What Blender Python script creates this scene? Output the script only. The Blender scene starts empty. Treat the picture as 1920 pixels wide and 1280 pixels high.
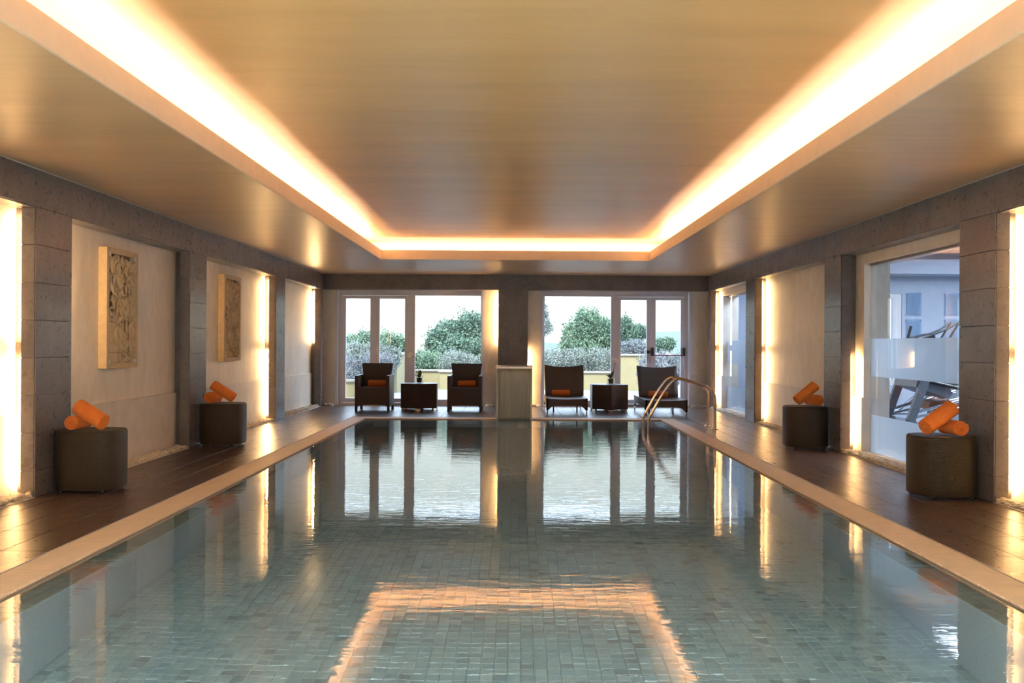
import bpy, bmesh, math, random
from mathutils import Vector, Matrix, noise
R = random.Random(7)
PI = math.pi
scene = bpy.context.scene
col = scene.collection

# ------------------------------------------------------------------ camera
cam_d = bpy.data.cameras.new('camera'); cam = bpy.data.objects.new('camera', cam_d); col.objects.link(cam)
cam_d.sensor_width = 36.0; cam_d.lens = 1760 / 1920 * 36
cam_d.shift_x = -6 / 1920; cam_d.shift_y = 5 / 1920
cam_d.clip_start = .05; cam_d.clip_end = 2000
cam.matrix_world = Matrix.Translation((0, 0, 1.24)) @ Matrix.Rotation(PI / 2, 4, 'X') @ Matrix.Rotation(0.0057, 4, 'Z')
scene.camera = cam
# ------------------------------------------------------------------ exposure
vs = scene.view_settings
vs.view_transform = 'Standard'; vs.look = 'None'; vs.gamma = 1.0; vs.exposure = 1.35
vs.use_curve_mapping = False
# ------------------------------------------------------------------ sky and sun
SKY, SUN = 3.3, 3.6
world = bpy.data.worlds.new('world'); scene.world = world; world.use_nodes = True
wn = world.node_tree; bg = wn.nodes['Background']
bg.inputs[0].default_value = (0.66, 0.80, 1.0, 1); bg.inputs[1].default_value = SKY
sd = bpy.data.lights.new('sun', 'SUN'); sd.energy = SUN; sd.angle = .2; sd.color = (1, .90, .74)
so = bpy.data.objects.new('sun', sd); col.objects.link(so); so.rotation_euler = (math.radians(38), math.radians(-25), 0)
# ------------------------------------------------------------------ ceiling cove lights, other lamps, added fill
COVE = 31.0      # watts per metre
def area_light(name, loc, sx, sy, rot, watts, color):
    d = bpy.data.lights.new(name, 'AREA'); d.shape = 'RECTANGLE'; d.size = sx; d.size_y = sy; d.energy = watts; d.color = color
    o = bpy.data.objects.new(name, d); col.objects.link(o); o.location = loc; o.rotation_euler = rot
    return o
WARM = (1.0, 0.72, 0.49)
CY0, CY1 = -2.0, 15.35          # cove opening along the room
CX = 2.20
for s in (-1, 1):
    area_light('cove_light', (s * 2.40, (CY0 + CY1) / 2, 2.69), .05, CY1 - CY0, (PI, 0, 0), COVE * .185 * (CY1 - CY0), WARM)
area_light('cove_light', (0, CY1 + .20, 2.69), 2 * CX + .3, .05, (PI, 0, 0), COVE * .15 * 4.7, WARM)
area_light('gym_light', (6.8, 11.0, 2.68), 2.0, 3.0, (0, 0, 0), 110, (.80, .88, 1.0))
area_light('store_light', (4.85, 17.2, 2.5), .5, 1.5, (0, 0, 0), 30, (.74, .85, 1.0))
area_light('ceiling_fill_light', (0, -.4, 2.92), 4.2, 2.6, (0, 0, 0), 190, (1.0, .86, .70))  # unseen fill added over the camera, lifts the room by bounce; no real panel
area_light('underwater_fill_light', (0, 1.30, -.60), 4.0, .5, (PI / 2, 0, 0), 115, (1.0, 1.0, 1.0))  # out-of-view lamp added to brighten the pool, no real fitting
TUBE = 62.0      # radiance of the wall tubes
for (x0, x1) in ((-3.545, -.63), (.535, 3.48)):       # daylight portals in the two window openings
    a = area_light('portal', ((x0 + x1) / 2, 18.99, 1.2), x1 - x0, 2.3, (-PI / 2, 0, 0), 1, (1, 1, 1)); a.data.cycles.is_portal = True

# ================================================================== helpers
def tag(o, label=None, cat=None, group=None, kind=None):
    if label: o['label'] = label
    if cat: o['category'] = cat
    if group: o['group'] = group
    if kind: o['kind'] = kind
    return o
def empty(name, loc=(0, 0, 0), rz=0, parent=None):
    o = bpy.data.objects.new(name, None); col.objects.link(o); o.location = loc; o.rotation_euler = (0, 0, rz); o.empty_display_size = .1
    if parent: o.parent = parent
    return o
def mesh_obj(name, mesh, parent=None, loc=(0, 0, 0)):
    o = bpy.data.objects.new(name, mesh); col.objects.link(o); o.location = loc
    if parent: o.parent = parent
    return o
def copy_tree(o, parent=None):
    c = o.copy(); col.objects.link(c)
    if parent: c.parent = parent
    for ch in list(o.children): copy_tree(ch, c)
    return c

class MB:
    def __init__(s): s.v = []; s.f = []; s.sm = []; s.uv = {}
    def add(s, vs_, fs, smooth=False):
        b = len(s.v); s.v += [tuple(p) for p in vs_]
        for f in fs: s.f.append(tuple(b + i for i in f)); s.sm.append(smooth)
    def box(s, x0, x1, y0, y1, z0, z1, m=None):
        p = [(x, y, z) for z in (z0, z1) for y in (y0, y1) for x in (x0, x1)]
        if m: p = [m @ Vector(q) for q in p]
        s.add(p, [(0, 2, 3, 1), (4, 5, 7, 6), (0, 1, 5, 4), (2, 6, 7, 3), (0, 4, 6, 2), (1, 3, 7, 5)])
        return s
    def cbox(s, x0, x1, y0, y1, z0, z1, c=.005, m=None):     # box with chamfered edges
        bm = bmesh.new(); bmesh.ops.create_cube(bm, size=1)
        for v in bm.verts: v.co = ((x0 + x1) / 2 + v.co.x * (x1 - x0), (y0 + y1) / 2 + v.co.y * (y1 - y0), (z0 + z1) / 2 + v.co.z * (z1 - z0))
        bmesh.ops.bevel(bm, geom=list(bm.edges), offset=c, segments=2, profile=.5, affect='EDGES')
        bm.verts.index_update(); b = len(s.v)
        s.v += [tuple(m @ v.co) if m else tuple(v.co) for v in bm.verts]
        for f in bm.faces: s.f.append(tuple(b + v.index for v in f.verts)); s.sm.append(False)
        bm.free(); return s
    def prism(s, poly, a0, a1, axis='Z', m=None, smooth=False):      # poly list of 2-D points; axis of extrusion
        def P(u, v, w):
            q = {'Z': (u, v, w), 'Y': (u, w, v), 'X': (w, u, v)}[axis]
            return tuple(m @ Vector(q)) if m else q
        n = len(poly); vs_ = [P(u, v, a0) for u, v in poly] + [P(u, v, a1) for u, v in poly]
        s.add(vs_, [tuple(range(n - 1, -1, -1)), tuple(range(n, 2 * n))])
        s.add(vs_, [(i, (i + 1) % n, n + (i + 1) % n, n + i) for i in range(n)], smooth)
        return s
    def tube(s, pts, r, n=10, caps=True, radii=None):
        pts = [Vector(p) for p in pts]; rings = []; up = None
        for i, p in enumerate(pts):
            t = (pts[min(i + 1, len(pts) - 1)] - pts[max(i - 1, 0)]).normalized()
            if up is None:
                up = t.orthogonal().normalized()
            up = (up - t * up.dot(t)).normalized(); w = t.cross(up)
            rr = radii[i] if radii else r
            rings.append([p + (up * math.cos(2 * PI * k / n) + w * math.sin(2 * PI * k / n)) * rr for k in range(n)])
        vs_ = [q for rg in rings for q in rg]; fs = []
        for i in range(len(rings) - 1):
            for k in range(n):
                a = i * n + k; b = i * n + (k + 1) % n; fs.append((a, b, b + n, a + n))
        s.add(vs_, fs, True)
        if caps: s.add(rings[0], [tuple(range(n - 1, -1, -1))]); s.add(rings[-1], [tuple(range(n))])
        return s
    def lathe(s, prof, n=24, c=(0, 0, 0), m=None):
        vs_ = []
        for r, z in prof:
            for k in range(n):
                q = Vector((c[0] + r * math.cos(2 * PI * k / n), c[1] + r * math.sin(2 * PI * k / n), c[2] + z))
                vs_.append(m @ q if m else q)
        fs = []
        for i in range(len(prof) - 1):
            for k in range(n):
                a = i * n + k; b = i * n + (k + 1) % n; fs.append((a, b, b + n, a + n))
        s.add(vs_, fs, True); return s
    def mesh(s, name, mat=None):
        me = bpy.data.meshes.new(name); me.from_pydata(s.v, [], s.f)
        me.polygons.foreach_set('use_smooth', s.sm)
        if mat: me.materials.append(mat)
        me.update(); return me
    def build(s, name, mat=None, parent=None, loc=(0, 0, 0)):
        return mesh_obj(name, s.mesh(name, mat), parent, loc)

# ------------------------------------------------------------------ materials
def newmat(name):
    m = bpy.data.materials.new(name); m.use_nodes = True; nt = m.node_tree
    return m, nt, nt.nodes['Principled BSDF']
def coords(nt, space='object', scale=(1, 1, 1)):
    mp = nt.nodes.new('ShaderNodeMapping'); mp.inputs['Scale'].default_value = scale
    if space == 'world':
        g = nt.nodes.new('ShaderNodeNewGeometry'); nt.links.new(g.outputs['Position'], mp.inputs[0])
    else:
        t = nt.nodes.new('ShaderNodeTexCoord'); nt.links.new(t.outputs['UV' if space == 'uv' else 'Object'], mp.inputs[0])
    return mp.outputs[0]
def ramp(nt, fac, stops):
    r = nt.nodes.new('ShaderNodeValToRGB'); e = r.color_ramp.elements
    while len(e) < len(stops): e.new(.5)
    for i, (p, c) in enumerate(stops):
        e[i].position = p; e[i].color = (*c, 1)
    nt.links.new(fac, r.inputs[0]); return r.outputs[0]
def noise_t(nt, vec, scale, detail=4, rough=.55, dist=0):
    n = nt.nodes.new('ShaderNodeTexNoise'); n.inputs['Scale'].default_value = scale; n.inputs['Detail'].default_value = detail
    n.inputs['Roughness'].default_value = rough; n.inputs['Distortion'].default_value = dist
    nt.links.new(vec, n.inputs['Vector']); return n.outputs['Fac']
def bump(nt, bsdf, height, strength=.3, dist=.01, prev=None):
    b = nt.nodes.new('ShaderNodeBump'); b.inputs['Strength'].default_value = strength; b.inputs['Distance'].default_value = dist
    nt.links.new(height, b.inputs['Height'])
    if prev: nt.links.new(prev, b.inputs['Normal'])
    nt.links.new(b.outputs[0], bsdf.inputs['Normal']); return b.outputs[0]
def mixc(nt, a, b, fac, mode='MIX'):
    m = nt.nodes.new('ShaderNodeMix'); m.data_type = 'RGBA'; m.blend_type = mode
    for s_, v in ((m.inputs[6], a), (m.inputs[7], b)):
        if isinstance(v, (tuple, list)): s_.default_value = (*v, 1)
        else: nt.links.new(v, s_)
    if isinstance(fac, (int, float)): m.inputs[0].default_value = fac
    else: nt.links.new(fac, m.inputs[0])
    return m.outputs[2]
def simple(name, c, rough=.5, metal=0, spec=.5, var=.15, nscale=8, bstr=0, bscale=60, space='object', scale=(1, 1, 1), objvar=0):
    m, nt, b = newmat(name)
    b.inputs['Roughness'].default_value = rough; b.inputs['Metallic'].default_value = metal; b.inputs['Specular IOR Level'].default_value = spec
    v = coords(nt, space, scale); n = noise_t(nt, v, nscale)
    lo = tuple(x * (1 - var) for x in c); hi = tuple(min(1, x * (1 + var)) for x in c)
    cc = ramp(nt, n, [(.3, lo), (.7, hi)])
    if objvar:
        oi = nt.nodes.new('ShaderNodeObjectInfo')
        k = ramp(nt, oi.outputs['Random'], [(0, (1 - objvar,) * 3), (1, (1, 1, 1))])
        cc = mixc(nt, cc, k, 1.0, 'MULTIPLY')
    nt.links.new(cc, b.inputs['Base Color'])
    if bstr: bump(nt, b, noise_t(nt, v, bscale, 3), bstr, .004)
    return m
M = {}
# wall tiles: grey brown stone look with darker worn streaks
def tile_mat(name, base, lo, rough, objvar, streak=(1, 1, 1)):
    m, nt, b = newmat(name); v = coords(nt, 'world', streak)
    n1 = noise_t(nt, v, 3.2, 6, .65, .4); n2 = noise_t(nt, v, 14, 6, .7, 1.2); n3 = noise_t(nt, v, 60, 3)
    c = ramp(nt, n1, [(.32, lo), (.68, base)])
    wear = ramp(nt, n2, [(.52, (1, 1, 1)), (.66, (.72, .70, .70))]); c = mixc(nt, c, wear, 1, 'MULTIPLY')
    oi = nt.nodes.new('ShaderNodeObjectInfo'); k = ramp(nt, oi.outputs['Random'], [(0, (1 - objvar,) * 3), (1, (1 + objvar * .3,) * 3)])
    c = mixc(nt, c, k, 1, 'MULTIPLY'); nt.links.new(c, b.inputs['Base Color'])
    rr = ramp(nt, n2, [(.3, (rough * .85,) * 3), (.7, (rough * 1.2,) * 3)]); nt.links.new(rr, b.inputs['Roughness'])
    p = bump(nt, b, n2, .25, .004); bump(nt, b, n3, .15, .002, p)
    return m
M['wall_tile'] = tile_mat('wall_tile', (.190, .166, .160), (.132, .114, .112), .29, .12)
M['floor_tile'] = tile_mat('floor_tile', (.105, .068, .058), (.075, .048, .042), .30, .16, (1.6, .5, 1))
M['grout'] = simple('grout', (.20, .16, .14), .7, nscale=20)
M['grout_wall'] = simple('grout_wall', (.20, .165, .15), .8, nscale=20)
# plaster
m, nt, b = newmat('plaster'); v = coords(nt, 'world', (1, 1, .45))
n1 = noise_t(nt, v, 1.6, 5, .6, .5); n2 = noise_t(nt, v, 9, 6, .7, .6); n3 = noise_t(nt, v, 45, 4)
c = ramp(nt, n1, [(.3, (.76, .67, .54)), (.7, (.88, .81, .71))]); c = mixc(nt, c, ramp(nt, n2, [(.35, (.90, .88, .85)), (.6, (1, 1, 1))]), 1, 'MULTIPLY')
nt.links.new(c, b.inputs['Base Color']); b.inputs['Roughness'].default_value = .5
p = bump(nt, b, n2, .35, .006); bump(nt, b, n3, .2, .002, p); M['plaster'] = m
M['plinth'] = simple('plinth_plaster', (.72, .66, .58), .55, var=.08, nscale=5, bstr=.3, bscale=25)
# ceilings: satin tan paint, brushed across the room
def ceil_mat(name, c, rough):
    m, nt, b = newmat(name); v = coords(nt, 'world', (.25, 2.2, 1)); v2 = coords(nt, 'world', (.6, 6, 1))
    n1 = noise_t(nt, v, 1.5, 5, .6); n2 = noise_t(nt, v2, 3.0, 5, .65)
    cc = ramp(nt, n1, [(.3, tuple(x * .9 for x in c)), (.7, tuple(x * 1.06 for x in c))]); nt.links.new(cc, b.inputs['Base Color'])
    rr = ramp(nt, n2, [(.3, (rough * .85,) * 3), (.7, (rough * 1.15,) * 3)]); nt.links.new(rr, b.inputs['Roughness'])
    b.inputs['Specular IOR Level'].default_value = .5
    bump(nt, b, n2, .12, .006); return m
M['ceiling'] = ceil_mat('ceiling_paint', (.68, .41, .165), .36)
M['ceiling_low'] = ceil_mat('lower_ceiling_paint', (.58, .375, .195), .36)
M['cove'] = simple('cove_paint', (.80, .68, .54), .55, var=.04)
M['pvc'] = simple('white_frame', (.70, .69, .75), .35, var=.03)
M['pvc_gym'] = simple('gym_wall_paint', (.50, .56, .66), .6, var=.04)
M['gym_ceiling'] = simple('gym_ceiling_paint', (.78, .76, .82), .6, var=.03)
M['gym_floor'] = simple('gym_floor_vinyl', (.10, .10, .12), .45, var=.2)
M['jamb'] = simple('reveal_paint', (.42, .42, .40), .6, var=.05)
M['white'] = simple('white_paint', (.80, .79, .78), .4, var=.03)
M['steel'] = simple('brushed_steel', (.62, .58, .55), .28, metal=1, var=.06, nscale=40)
M['rail_steel'] = simple('polished_rail_steel', (.74, .62, .53), .16, metal=1, var=.04)
M['black'] = simple('black_plastic', (.018, .018, .020), .35, var=.2)
M['red'] = simple('red_bar', (.28, .03, .05), .35, var=.1)
M['silver'] = simple('silver_plastic', (.22, .24, .27), .35, metal=.4, var=.06)
M['chrome'] = simple('chrome', (.8, .82, .86), .12, metal=1, var=.02)
M['wood_red'] = simple('reddish_shroud', (.30, .12, .06), .3, var=.2)
# wicker weave
def wicker(name, space, c1, c2, sx=52, sz=60, rough=.42):
    m, nt, b = newmat(name)
    if space == 'uv': vec = coords(nt, 'uv')
    else:
        t = nt.nodes.new('ShaderNodeTexCoord'); sp = nt.nodes.new('ShaderNodeSeparateXYZ'); nt.links.new(t.outputs['Object'], sp.inputs[0])
        ad = nt.nodes.new('ShaderNodeMath'); ad.operation = 'ADD'; nt.links.new(sp.outputs[0], ad.inputs[0]); nt.links.new(sp.outputs[1], ad.inputs[1])
        cb = nt.nodes.new('ShaderNodeCombineXYZ'); nt.links.new(ad.outputs[0], cb.inputs[0]); nt.links.new(sp.outputs[2], cb.inputs[1]); vec = cb.outputs[0]
    br = nt.nodes.new('ShaderNodeTexBrick'); br.inputs['Scale'].default_value = 1; br.inputs['Brick Width'].default_value = 1 / sx * 1.3
    br.inputs['Row Height'].default_value = 1 / sz; br.inputs['Mortar Size'].default_value = .0022; br.inputs['Mortar Smooth'].default_value = 1
    br.inputs['Color1'].default_value = (*c1, 1); br.inputs['Color2'].default_value = (*tuple(x * .75 for x in c1), 1); br.inputs['Mortar'].default_value = (*c2, 1)
    nt.links.new(vec, br.inputs[0]); nt.links.new(br.outputs[0], b.inputs['Base Color']); b.inputs['Roughness'].default_value = rough
    inv = nt.nodes.new('ShaderNodeMath'); inv.operation = 'SUBTRACT'; inv.inputs[0].default_value = 1; nt.links.new(br.outputs['Fac'], inv.inputs[1])
    bump(nt, b, inv.outputs[0], 1.0, .012); return m
M['wicker_uv'] = wicker('wicker_basket', 'uv', (.080, .056, .034), (.014, .010, .007), 62, 100)
M['wicker'] = wicker('wicker_furniture', 'obj', (.115, .080, .064), (.035, .024, .019), 60, 110)
# chevron weave for the loungers
m, nt, b = newmat('chevron_weave'); t = nt.nodes.new('ShaderNodeTexCoord'); sp = nt.nodes.new('ShaderNodeSeparateXYZ'); nt.links.new(t.outputs['Object'], sp.inputs[0])
def mth(op, a, b_=None):
    n = nt.nodes.new('ShaderNodeMath'); n.operation = op
    for i, q in enumerate((a, b_)):
        if q is None: continue
        if isinstance(q, (int, float)): n.inputs[i].default_value = q
        else: nt.links.new(q, n.inputs[i])
    return n.outputs[0]
ax = mth('ABSOLUTE', sp.outputs[0]); dg = mth('ADD', mth('ADD', ax, sp.outputs[2]), mth('MULTIPLY', sp.outputs[1], .8))
w = mth('SINE', mth('MULTIPLY', dg, 2 * PI / .030)); w01 = mth('ADD', mth('MULTIPLY', w, .5), .5)
nt.links.new(ramp(nt, w01, [(.1, (.040, .030, .028)), (.8, (.120, .090, .080))]), b.inputs['Base Color']); b.inputs['Roughness'].default_value = .42
bump(nt, b, w01, .6, .005); M['chevron'] = m
# towel
m, nt, b = newmat('orange_towel'); v = coords(nt, 'object'); n1 = noise_t(nt, v, 350, 2); n2 = noise_t(nt, v, 12, 3)
nt.links.new(ramp(nt, n2, [(.3, (.74, .19, .038)), (.7, (.84, .24, .05))]), b.inputs['Base Color']); b.inputs['Roughness'].default_value = .95
b.inputs['Specular IOR Level'].default_value = .15; b.inputs['Sheen Weight'].default_value = .35; b.inputs['Sheen Tint'].default_value = (1, .5, .2, 1)
p = bump(nt, b, n2, .25, .01); bump(nt, b, n1, .6, .002, p); M['towel'] = m
M['towel_dark'] = simple('terracotta_towel', (.50, .135, .03), .95, spec=.15, var=.12, nscale=14, bstr=.5, bscale=300)
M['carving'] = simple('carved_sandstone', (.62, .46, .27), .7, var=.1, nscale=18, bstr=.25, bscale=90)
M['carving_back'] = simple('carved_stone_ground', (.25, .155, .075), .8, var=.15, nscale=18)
M['pebble'] = simple('pebble_stone', (.66, .58, .46), .6, var=.2, nscale=22, objvar=.2, space='world')
M['grate'] = simple('overflow_grate_plastic', (.74, .60, .46), .5, var=.06)
M['channel'] = simple('gutter_dark', (.34, .25, .17), .7, var=.1)
M['trim'] = simple('trim_white', (.55, .52, .50), .5, var=.02)
# pool mosaic, colour per tile by attribute
m, nt, b = newmat('pool_mosaic'); at = nt.nodes.new('ShaderNodeAttribute'); at.attribute_name = 'tone'; v = coords(nt, 'world')
cc = ramp(nt, at.outputs['Fac'], [(0, (.12, .165, .18)), (.25, (.17, .24, .265)), (.6, (.19, .27, .29)), (1, (.22, .30, .315))])
cc = mixc(nt, cc, ramp(nt, noise_t(nt, v, 30, 4), [(.3, (.86, .86, .86)), (.7, (1, 1, 1))]), 1, 'MULTIPLY')
nt.links.new(cc, b.inputs['Base Color']); b.inputs['Roughness'].default_value = .5; M['mosaic'] = m
m, nt, b = newmat('pool_mosaic_single'); oi = nt.nodes.new('ShaderNodeObjectInfo'); v = coords(nt, 'world')
cc = ramp(nt, oi.outputs['Random'], [(0, (.12, .165, .18)), (.15, (.17, .24, .265)), (.5, (.19, .27, .29)), (1, (.22, .30, .315))])
cc = mixc(nt, cc, ramp(nt, noise_t(nt, v, 30, 4), [(.3, (.86, .86, .86)), (.7, (1, 1, 1))]), 1, 'MULTIPLY')
nt.links.new(cc, b.inputs['Base Color']); b.inputs['Roughness'].default_value = .5; M['mosaic_single'] = m
M['pool_wall'] = simple('pool_wall_render', (.14, .18, .195), .6, var=.14, nscale=60, bstr=.4, bscale=120)
M['pool_grout'] = simple('pool_grout', (.24, .315, .33), .7, var=.05)
# glass: clear pane = fresnel mix of transparent and mirror
def pane_mat(name, tint, boost=1.0, rough=0.0):
    m = bpy.data.materials.new(name); m.use_nodes = True; nt = m.node_tree; nt.nodes.clear()
    o = nt.nodes.new('ShaderNodeOutputMaterial'); mx = nt.nodes.new('ShaderNodeMixShader'); tr = nt.nodes.new('ShaderNodeBsdfTransparent'); gl = nt.nodes.new('ShaderNodeBsdfGlossy')
    fr = nt.nodes.new('ShaderNodeFresnel'); fr.inputs[0].default_value = 1.5
    tr.inputs[0].default_value = (*tint, 1); gl.inputs['Roughness'].default_value = rough
    mu = nt.nodes.new('ShaderNodeMath'); mu.operation = 'MULTIPLY'; mu.inputs[1].default_value = boost; mu.use_clamp = True
    ge = nt.nodes.new('ShaderNodeNewGeometry'); iv = nt.nodes.new('ShaderNodeMath'); iv.operation = 'SUBTRACT'; iv.inputs[0].default_value = 1; nt.links.new(ge.outputs['Backfacing'], iv.inputs[1])
    m2 = nt.nodes.new('ShaderNodeMath'); m2.operation = 'MULTIPLY'; nt.links.new(fr.outputs[0], m2.inputs[0]); nt.links.new(iv.outputs[0], m2.inputs[1])      # only the outer face reflects
    nt.links.new(m2.outputs[0], mu.inputs[0]); nt.links.new(mu.outputs[0], mx.inputs[0]); nt.links.new(tr.outputs[0], mx.inputs[1]); nt.links.new(gl.outputs[0], mx.inputs[2]); nt.links.new(mx.outputs[0], o.inputs[0])
    return m
M['pane'] = pane_mat('clear_pane', (.93, .96, .97), 1.4)
M['pane_gym'] = pane_mat('gym_pane', (.88, .93, .98), 1.1)
m = bpy.data.materials.new('frosted_film'); m.use_nodes = True; nt = m.node_tree; nt.nodes.clear()
o = nt.nodes.new('ShaderNodeOutputMaterial'); m1 = nt.nodes.new('ShaderNodeMixShader'); m2 = nt.nodes.new('ShaderNodeMixShader'); tr = nt.nodes.new('ShaderNodeBsdfTransparent'); tl = nt.nodes.new('ShaderNodeBsdfTranslucent'); df = nt.nodes.new('ShaderNodeBsdfDiffuse')
tl.inputs[0].default_value = (.78, .86, .92, 1); df.inputs[0].default_value = (.78, .86, .92, 1); m1.inputs[0].default_value = .5; m2.inputs[0].default_value = .72
nt.links.new(tl.outputs[0], m1.inputs[1]); nt.links.new(df.outputs[0], m1.inputs[2]); nt.links.new(tr.outputs[0], m2.inputs[1]); nt.links.new(m1.outputs[0], m2.inputs[2]); nt.links.new(m2.outputs[0], o.inputs[0]); M['frost'] = m
m, nt, b = newmat('vase_glass'); b.inputs['Transmission Weight'].default_value = 1; b.inputs['Roughness'].default_value = .02; b.inputs['IOR'].default_value = 1.45; b.inputs['Base Color'].default_value = (.92, .95, 1, 1); M['glass'] = m
# water: refracting surface, ripples drawn out across the pool and livelier at the waterfall end
m, nt, b = newmat('pool_water'); b.inputs['Transmission Weight'].default_value = 1; b.inputs['IOR'].default_value = 1.33; b.inputs['Roughness'].default_value = .015
b.inputs['Base Color'].default_value = (.80, .97, .95, 1); b.inputs['Specular Tint'].default_value = (.76, 1, .95, 1)
va = coords(nt, 'world', (1.1, 3.2, 1)); vb = coords(nt, 'world', (2.2, 7.0, 1))
na = noise_t(nt, va, 1.2, 2, .5, .3); nb = noise_t(nt, vb, 2.0, 3, .55, .5)
g = nt.nodes.new('ShaderNodeNewGeometry'); sp = nt.nodes.new('ShaderNodeSeparateXYZ'); nt.links.new(g.outputs['Position'], sp.inputs[0])
mr = nt.nodes.new('ShaderNodeMapRange'); mr.inputs[1].default_value = 7.0; mr.inputs[2].default_value = 15.0; mr.inputs[3].default_value = .40; mr.inputs[4].default_value = 1.0; nt.links.new(sp.outputs[1], mr.inputs[0])
hb = nt.nodes.new('ShaderNodeMath'); hb.operation = 'MULTIPLY'; nt.links.new(nb, hb.inputs[0]); nt.links.new(mr.outputs[0], hb.inputs[1])
p = bump(nt, b, na, .10, .012); bump(nt, b, hb.outputs[0], .22, .008, p); M['water'] = m
# falling water sheet
m, nt, b = newmat('falling_water'); v = coords(nt, 'object', (30, 30, .7)); n1 = noise_t(nt, v, 1.0, 4, .6)
nt.links.new(ramp(nt, n1, [(.3, (.27, .33, .32)), (.7, (.36, .42, .40))]), b.inputs['Base Color']); b.inputs['Roughness'].default_value = .22; b.inputs['Alpha'].default_value = .86
bump(nt, b, n1, .4, .01); M['fall'] = m
def emis(name, c, s):
    m, nt, b = newmat(name); b.inputs['Base Color'].default_value = (.8, .8, .8, 1); b.inputs['Emission Color'].default_value = (*c, 1); b.inputs['Emission Strength'].default_value = s; return m
M['tube'] = emis('lit_tube', (1.0, .62, .27), TUBE)
M['tube_dim'] = emis('dim_tube', (1.0, .58, .20), TUBE * .45)
M['panel_light'] = emis('gym_light_panel', (.9, .94, 1), 3)
M['tube_off'] = simple('unlit_tube', (.75, .74, .70), .3, var=.02)
# outdoors
M['terrace'] = simple('terrace_paving', (.16, .16, .17), .8, var=.1, nscale=3)
M['yellow_wall'] = simple('cream_render', (.22, .185, .095), .8, var=.05, nscale=2)
M['coping'] = simple('stone_coping', (.23, .205, .18), .8, var=.08)
m, nt, b = newmat('meadow'); v = coords(nt, 'world', (.06, .3, 1)); n1 = noise_t(nt, v, 1, 5)
nt.links.new(ramp(nt, n1, [(.35, (.145, .15, .105)), (.5, (.17, .16, .125)), (.65, (.185, .165, .135))]), b.inputs['Base Color']); b.inputs['Roughness'].default_value = 1; M['meadow'] = m
M['path'] = simple('fairway_painted_shade', (.06, .085, .066), 1, var=.08, nscale=.5)
def leafmat(name, a, b_):
    m, nt, b = newmat(name); v = coords(nt, 'world'); n1 = noise_t(nt, v, 2.2, 5, .7)
    nt.links.new(ramp(nt, n1, [(.35, a), (.68, b_)]), b.inputs['Base Color']); b.inputs['Roughness'].default_value = .7; b.inputs['Specular IOR Level'].default_value = .25
    return m
M['leaf_dark'] = leafmat('dark_foliage', (0.048, 0.091, 0.067), (0.115, 0.173, 0.120))
M['leaf_mid'] = leafmat('mid_foliage', (0.067, 0.120, 0.082), (0.144, 0.211, 0.134))
M['leaf_grey'] = leafmat('grey_foliage', (0.120, 0.149, 0.134), (0.202, 0.226, 0.202))
M['leaf_lav'] = leafmat('lavender_foliage', (0.115, 0.144, 0.154), (0.202, 0.206, 0.226))
M['bark'] = simple('bark', (.12, .09, .07), .9)
M['leaf_orchid'] = simple('orchid_leaf', (.05, .11, .03), .4, var=.2)
M['petal'] = simple('orchid_petal', (.9, .9, .86), .6, var=.03); M['petal'].node_tree.nodes['Principled BSDF'].inputs['Subsurface Weight'].default_value = .8; M['petal'].node_tree.nodes['Principled BSDF'].inputs['Subsurface Scale'].default_value = .02
M['fall_edge'] = simple('thick_falling_water', (.52, .60, .60), .15, var=.12, nscale=3, scale=(30, 30, .7), bstr=.3)
M['soil'] = simple('dark_bark_soil', (.05, .045, .05), .9, var=.4, nscale=60)

# ================================================================== room shell
W, H, HB = 3.81, 2.615, 2.31
YB, YF = 18.55, -3.0
PX0, PX1 = -2.49, 2.43          # pool water edge
GX0, GX1 = -2.74, 2.68          # outer edge of the overflow grating
PY0, PY1, GY1 = 1.2, 15.60, 15.87
pillars = [(-.60, 0.0), (3.50, 4.10), (7.46, 8.06), (10.99, 11.58), (14.95, 15.53)]
openings = [(0.0, 3.5), (4.10, 7.46), (8.06, 10.99), (11.58, 14.95), (15.53, 18.38)]

# ---- floor
base = MB()
base.box(-W - .40, GX0, YF, YB + .42, -.30, -.008); base.box(GX1, W + .40, YF, YB + .42, -.30, -.008)
base.box(GX0, GX1, GY1, YB + .42, -.30, -.008); base.box(GX0, GX1, YF, PY0 - .25, -.30, -.008)
floor = base.build('floor', M['grout']); tag(floor, kind='structure')
tm = {}
def tile_mesh(key, sx, sy, sz, mat, c=.0015):
    k = (key, round(sx, 3), round(sy, 3), round(sz, 3))
    if k not in tm:
        a = MB(); x, y, z = sx / 2, sy / 2, sz / 2
        # chamfer only the outer rim
        a.cbox(-x, x, -y, y, -z, z, min(c, min(x, y, z) * .4)); tm[k] = a.mesh(key, mat)
    return tm[k]
def floor_tile(x0, x1, y0, y1, rest=None):
    g = .0022
    if x1 - x0 < .03 or y1 - y0 < .03: return
    if rest is not None: rest.box(x0 + g, x1 - g, y0 + g, y1 - g, -.010, 0); return
    mesh_obj('tile', tile_mesh('tile', x1 - x0 - 2 * g, y1 - y0 - 2 * g, .010, M['floor_tile']), floor, ((x0 + x1) / 2, (y0 + y1) / 2, -.005))
rest = MB()
ys = [5.556 + .592 * k for k in range(-15, 24)]
ys = [max(YF, min(YB + .40, y)) for y in ys]
def cols(x0, x1, anchor):
    k0 = math.floor((x0 - anchor) / .296); xs = [x0]; k = k0 + 1
    while anchor + k * .296 < x1 - .02: xs.append(anchor + k * .296); k += 1
    return xs + [x1]
xl = [-W + .005, -3.625, -3.33, -3.035, GX0]; xr = [GX1, 2.975, 3.27, 3.565, W - .005]
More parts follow.
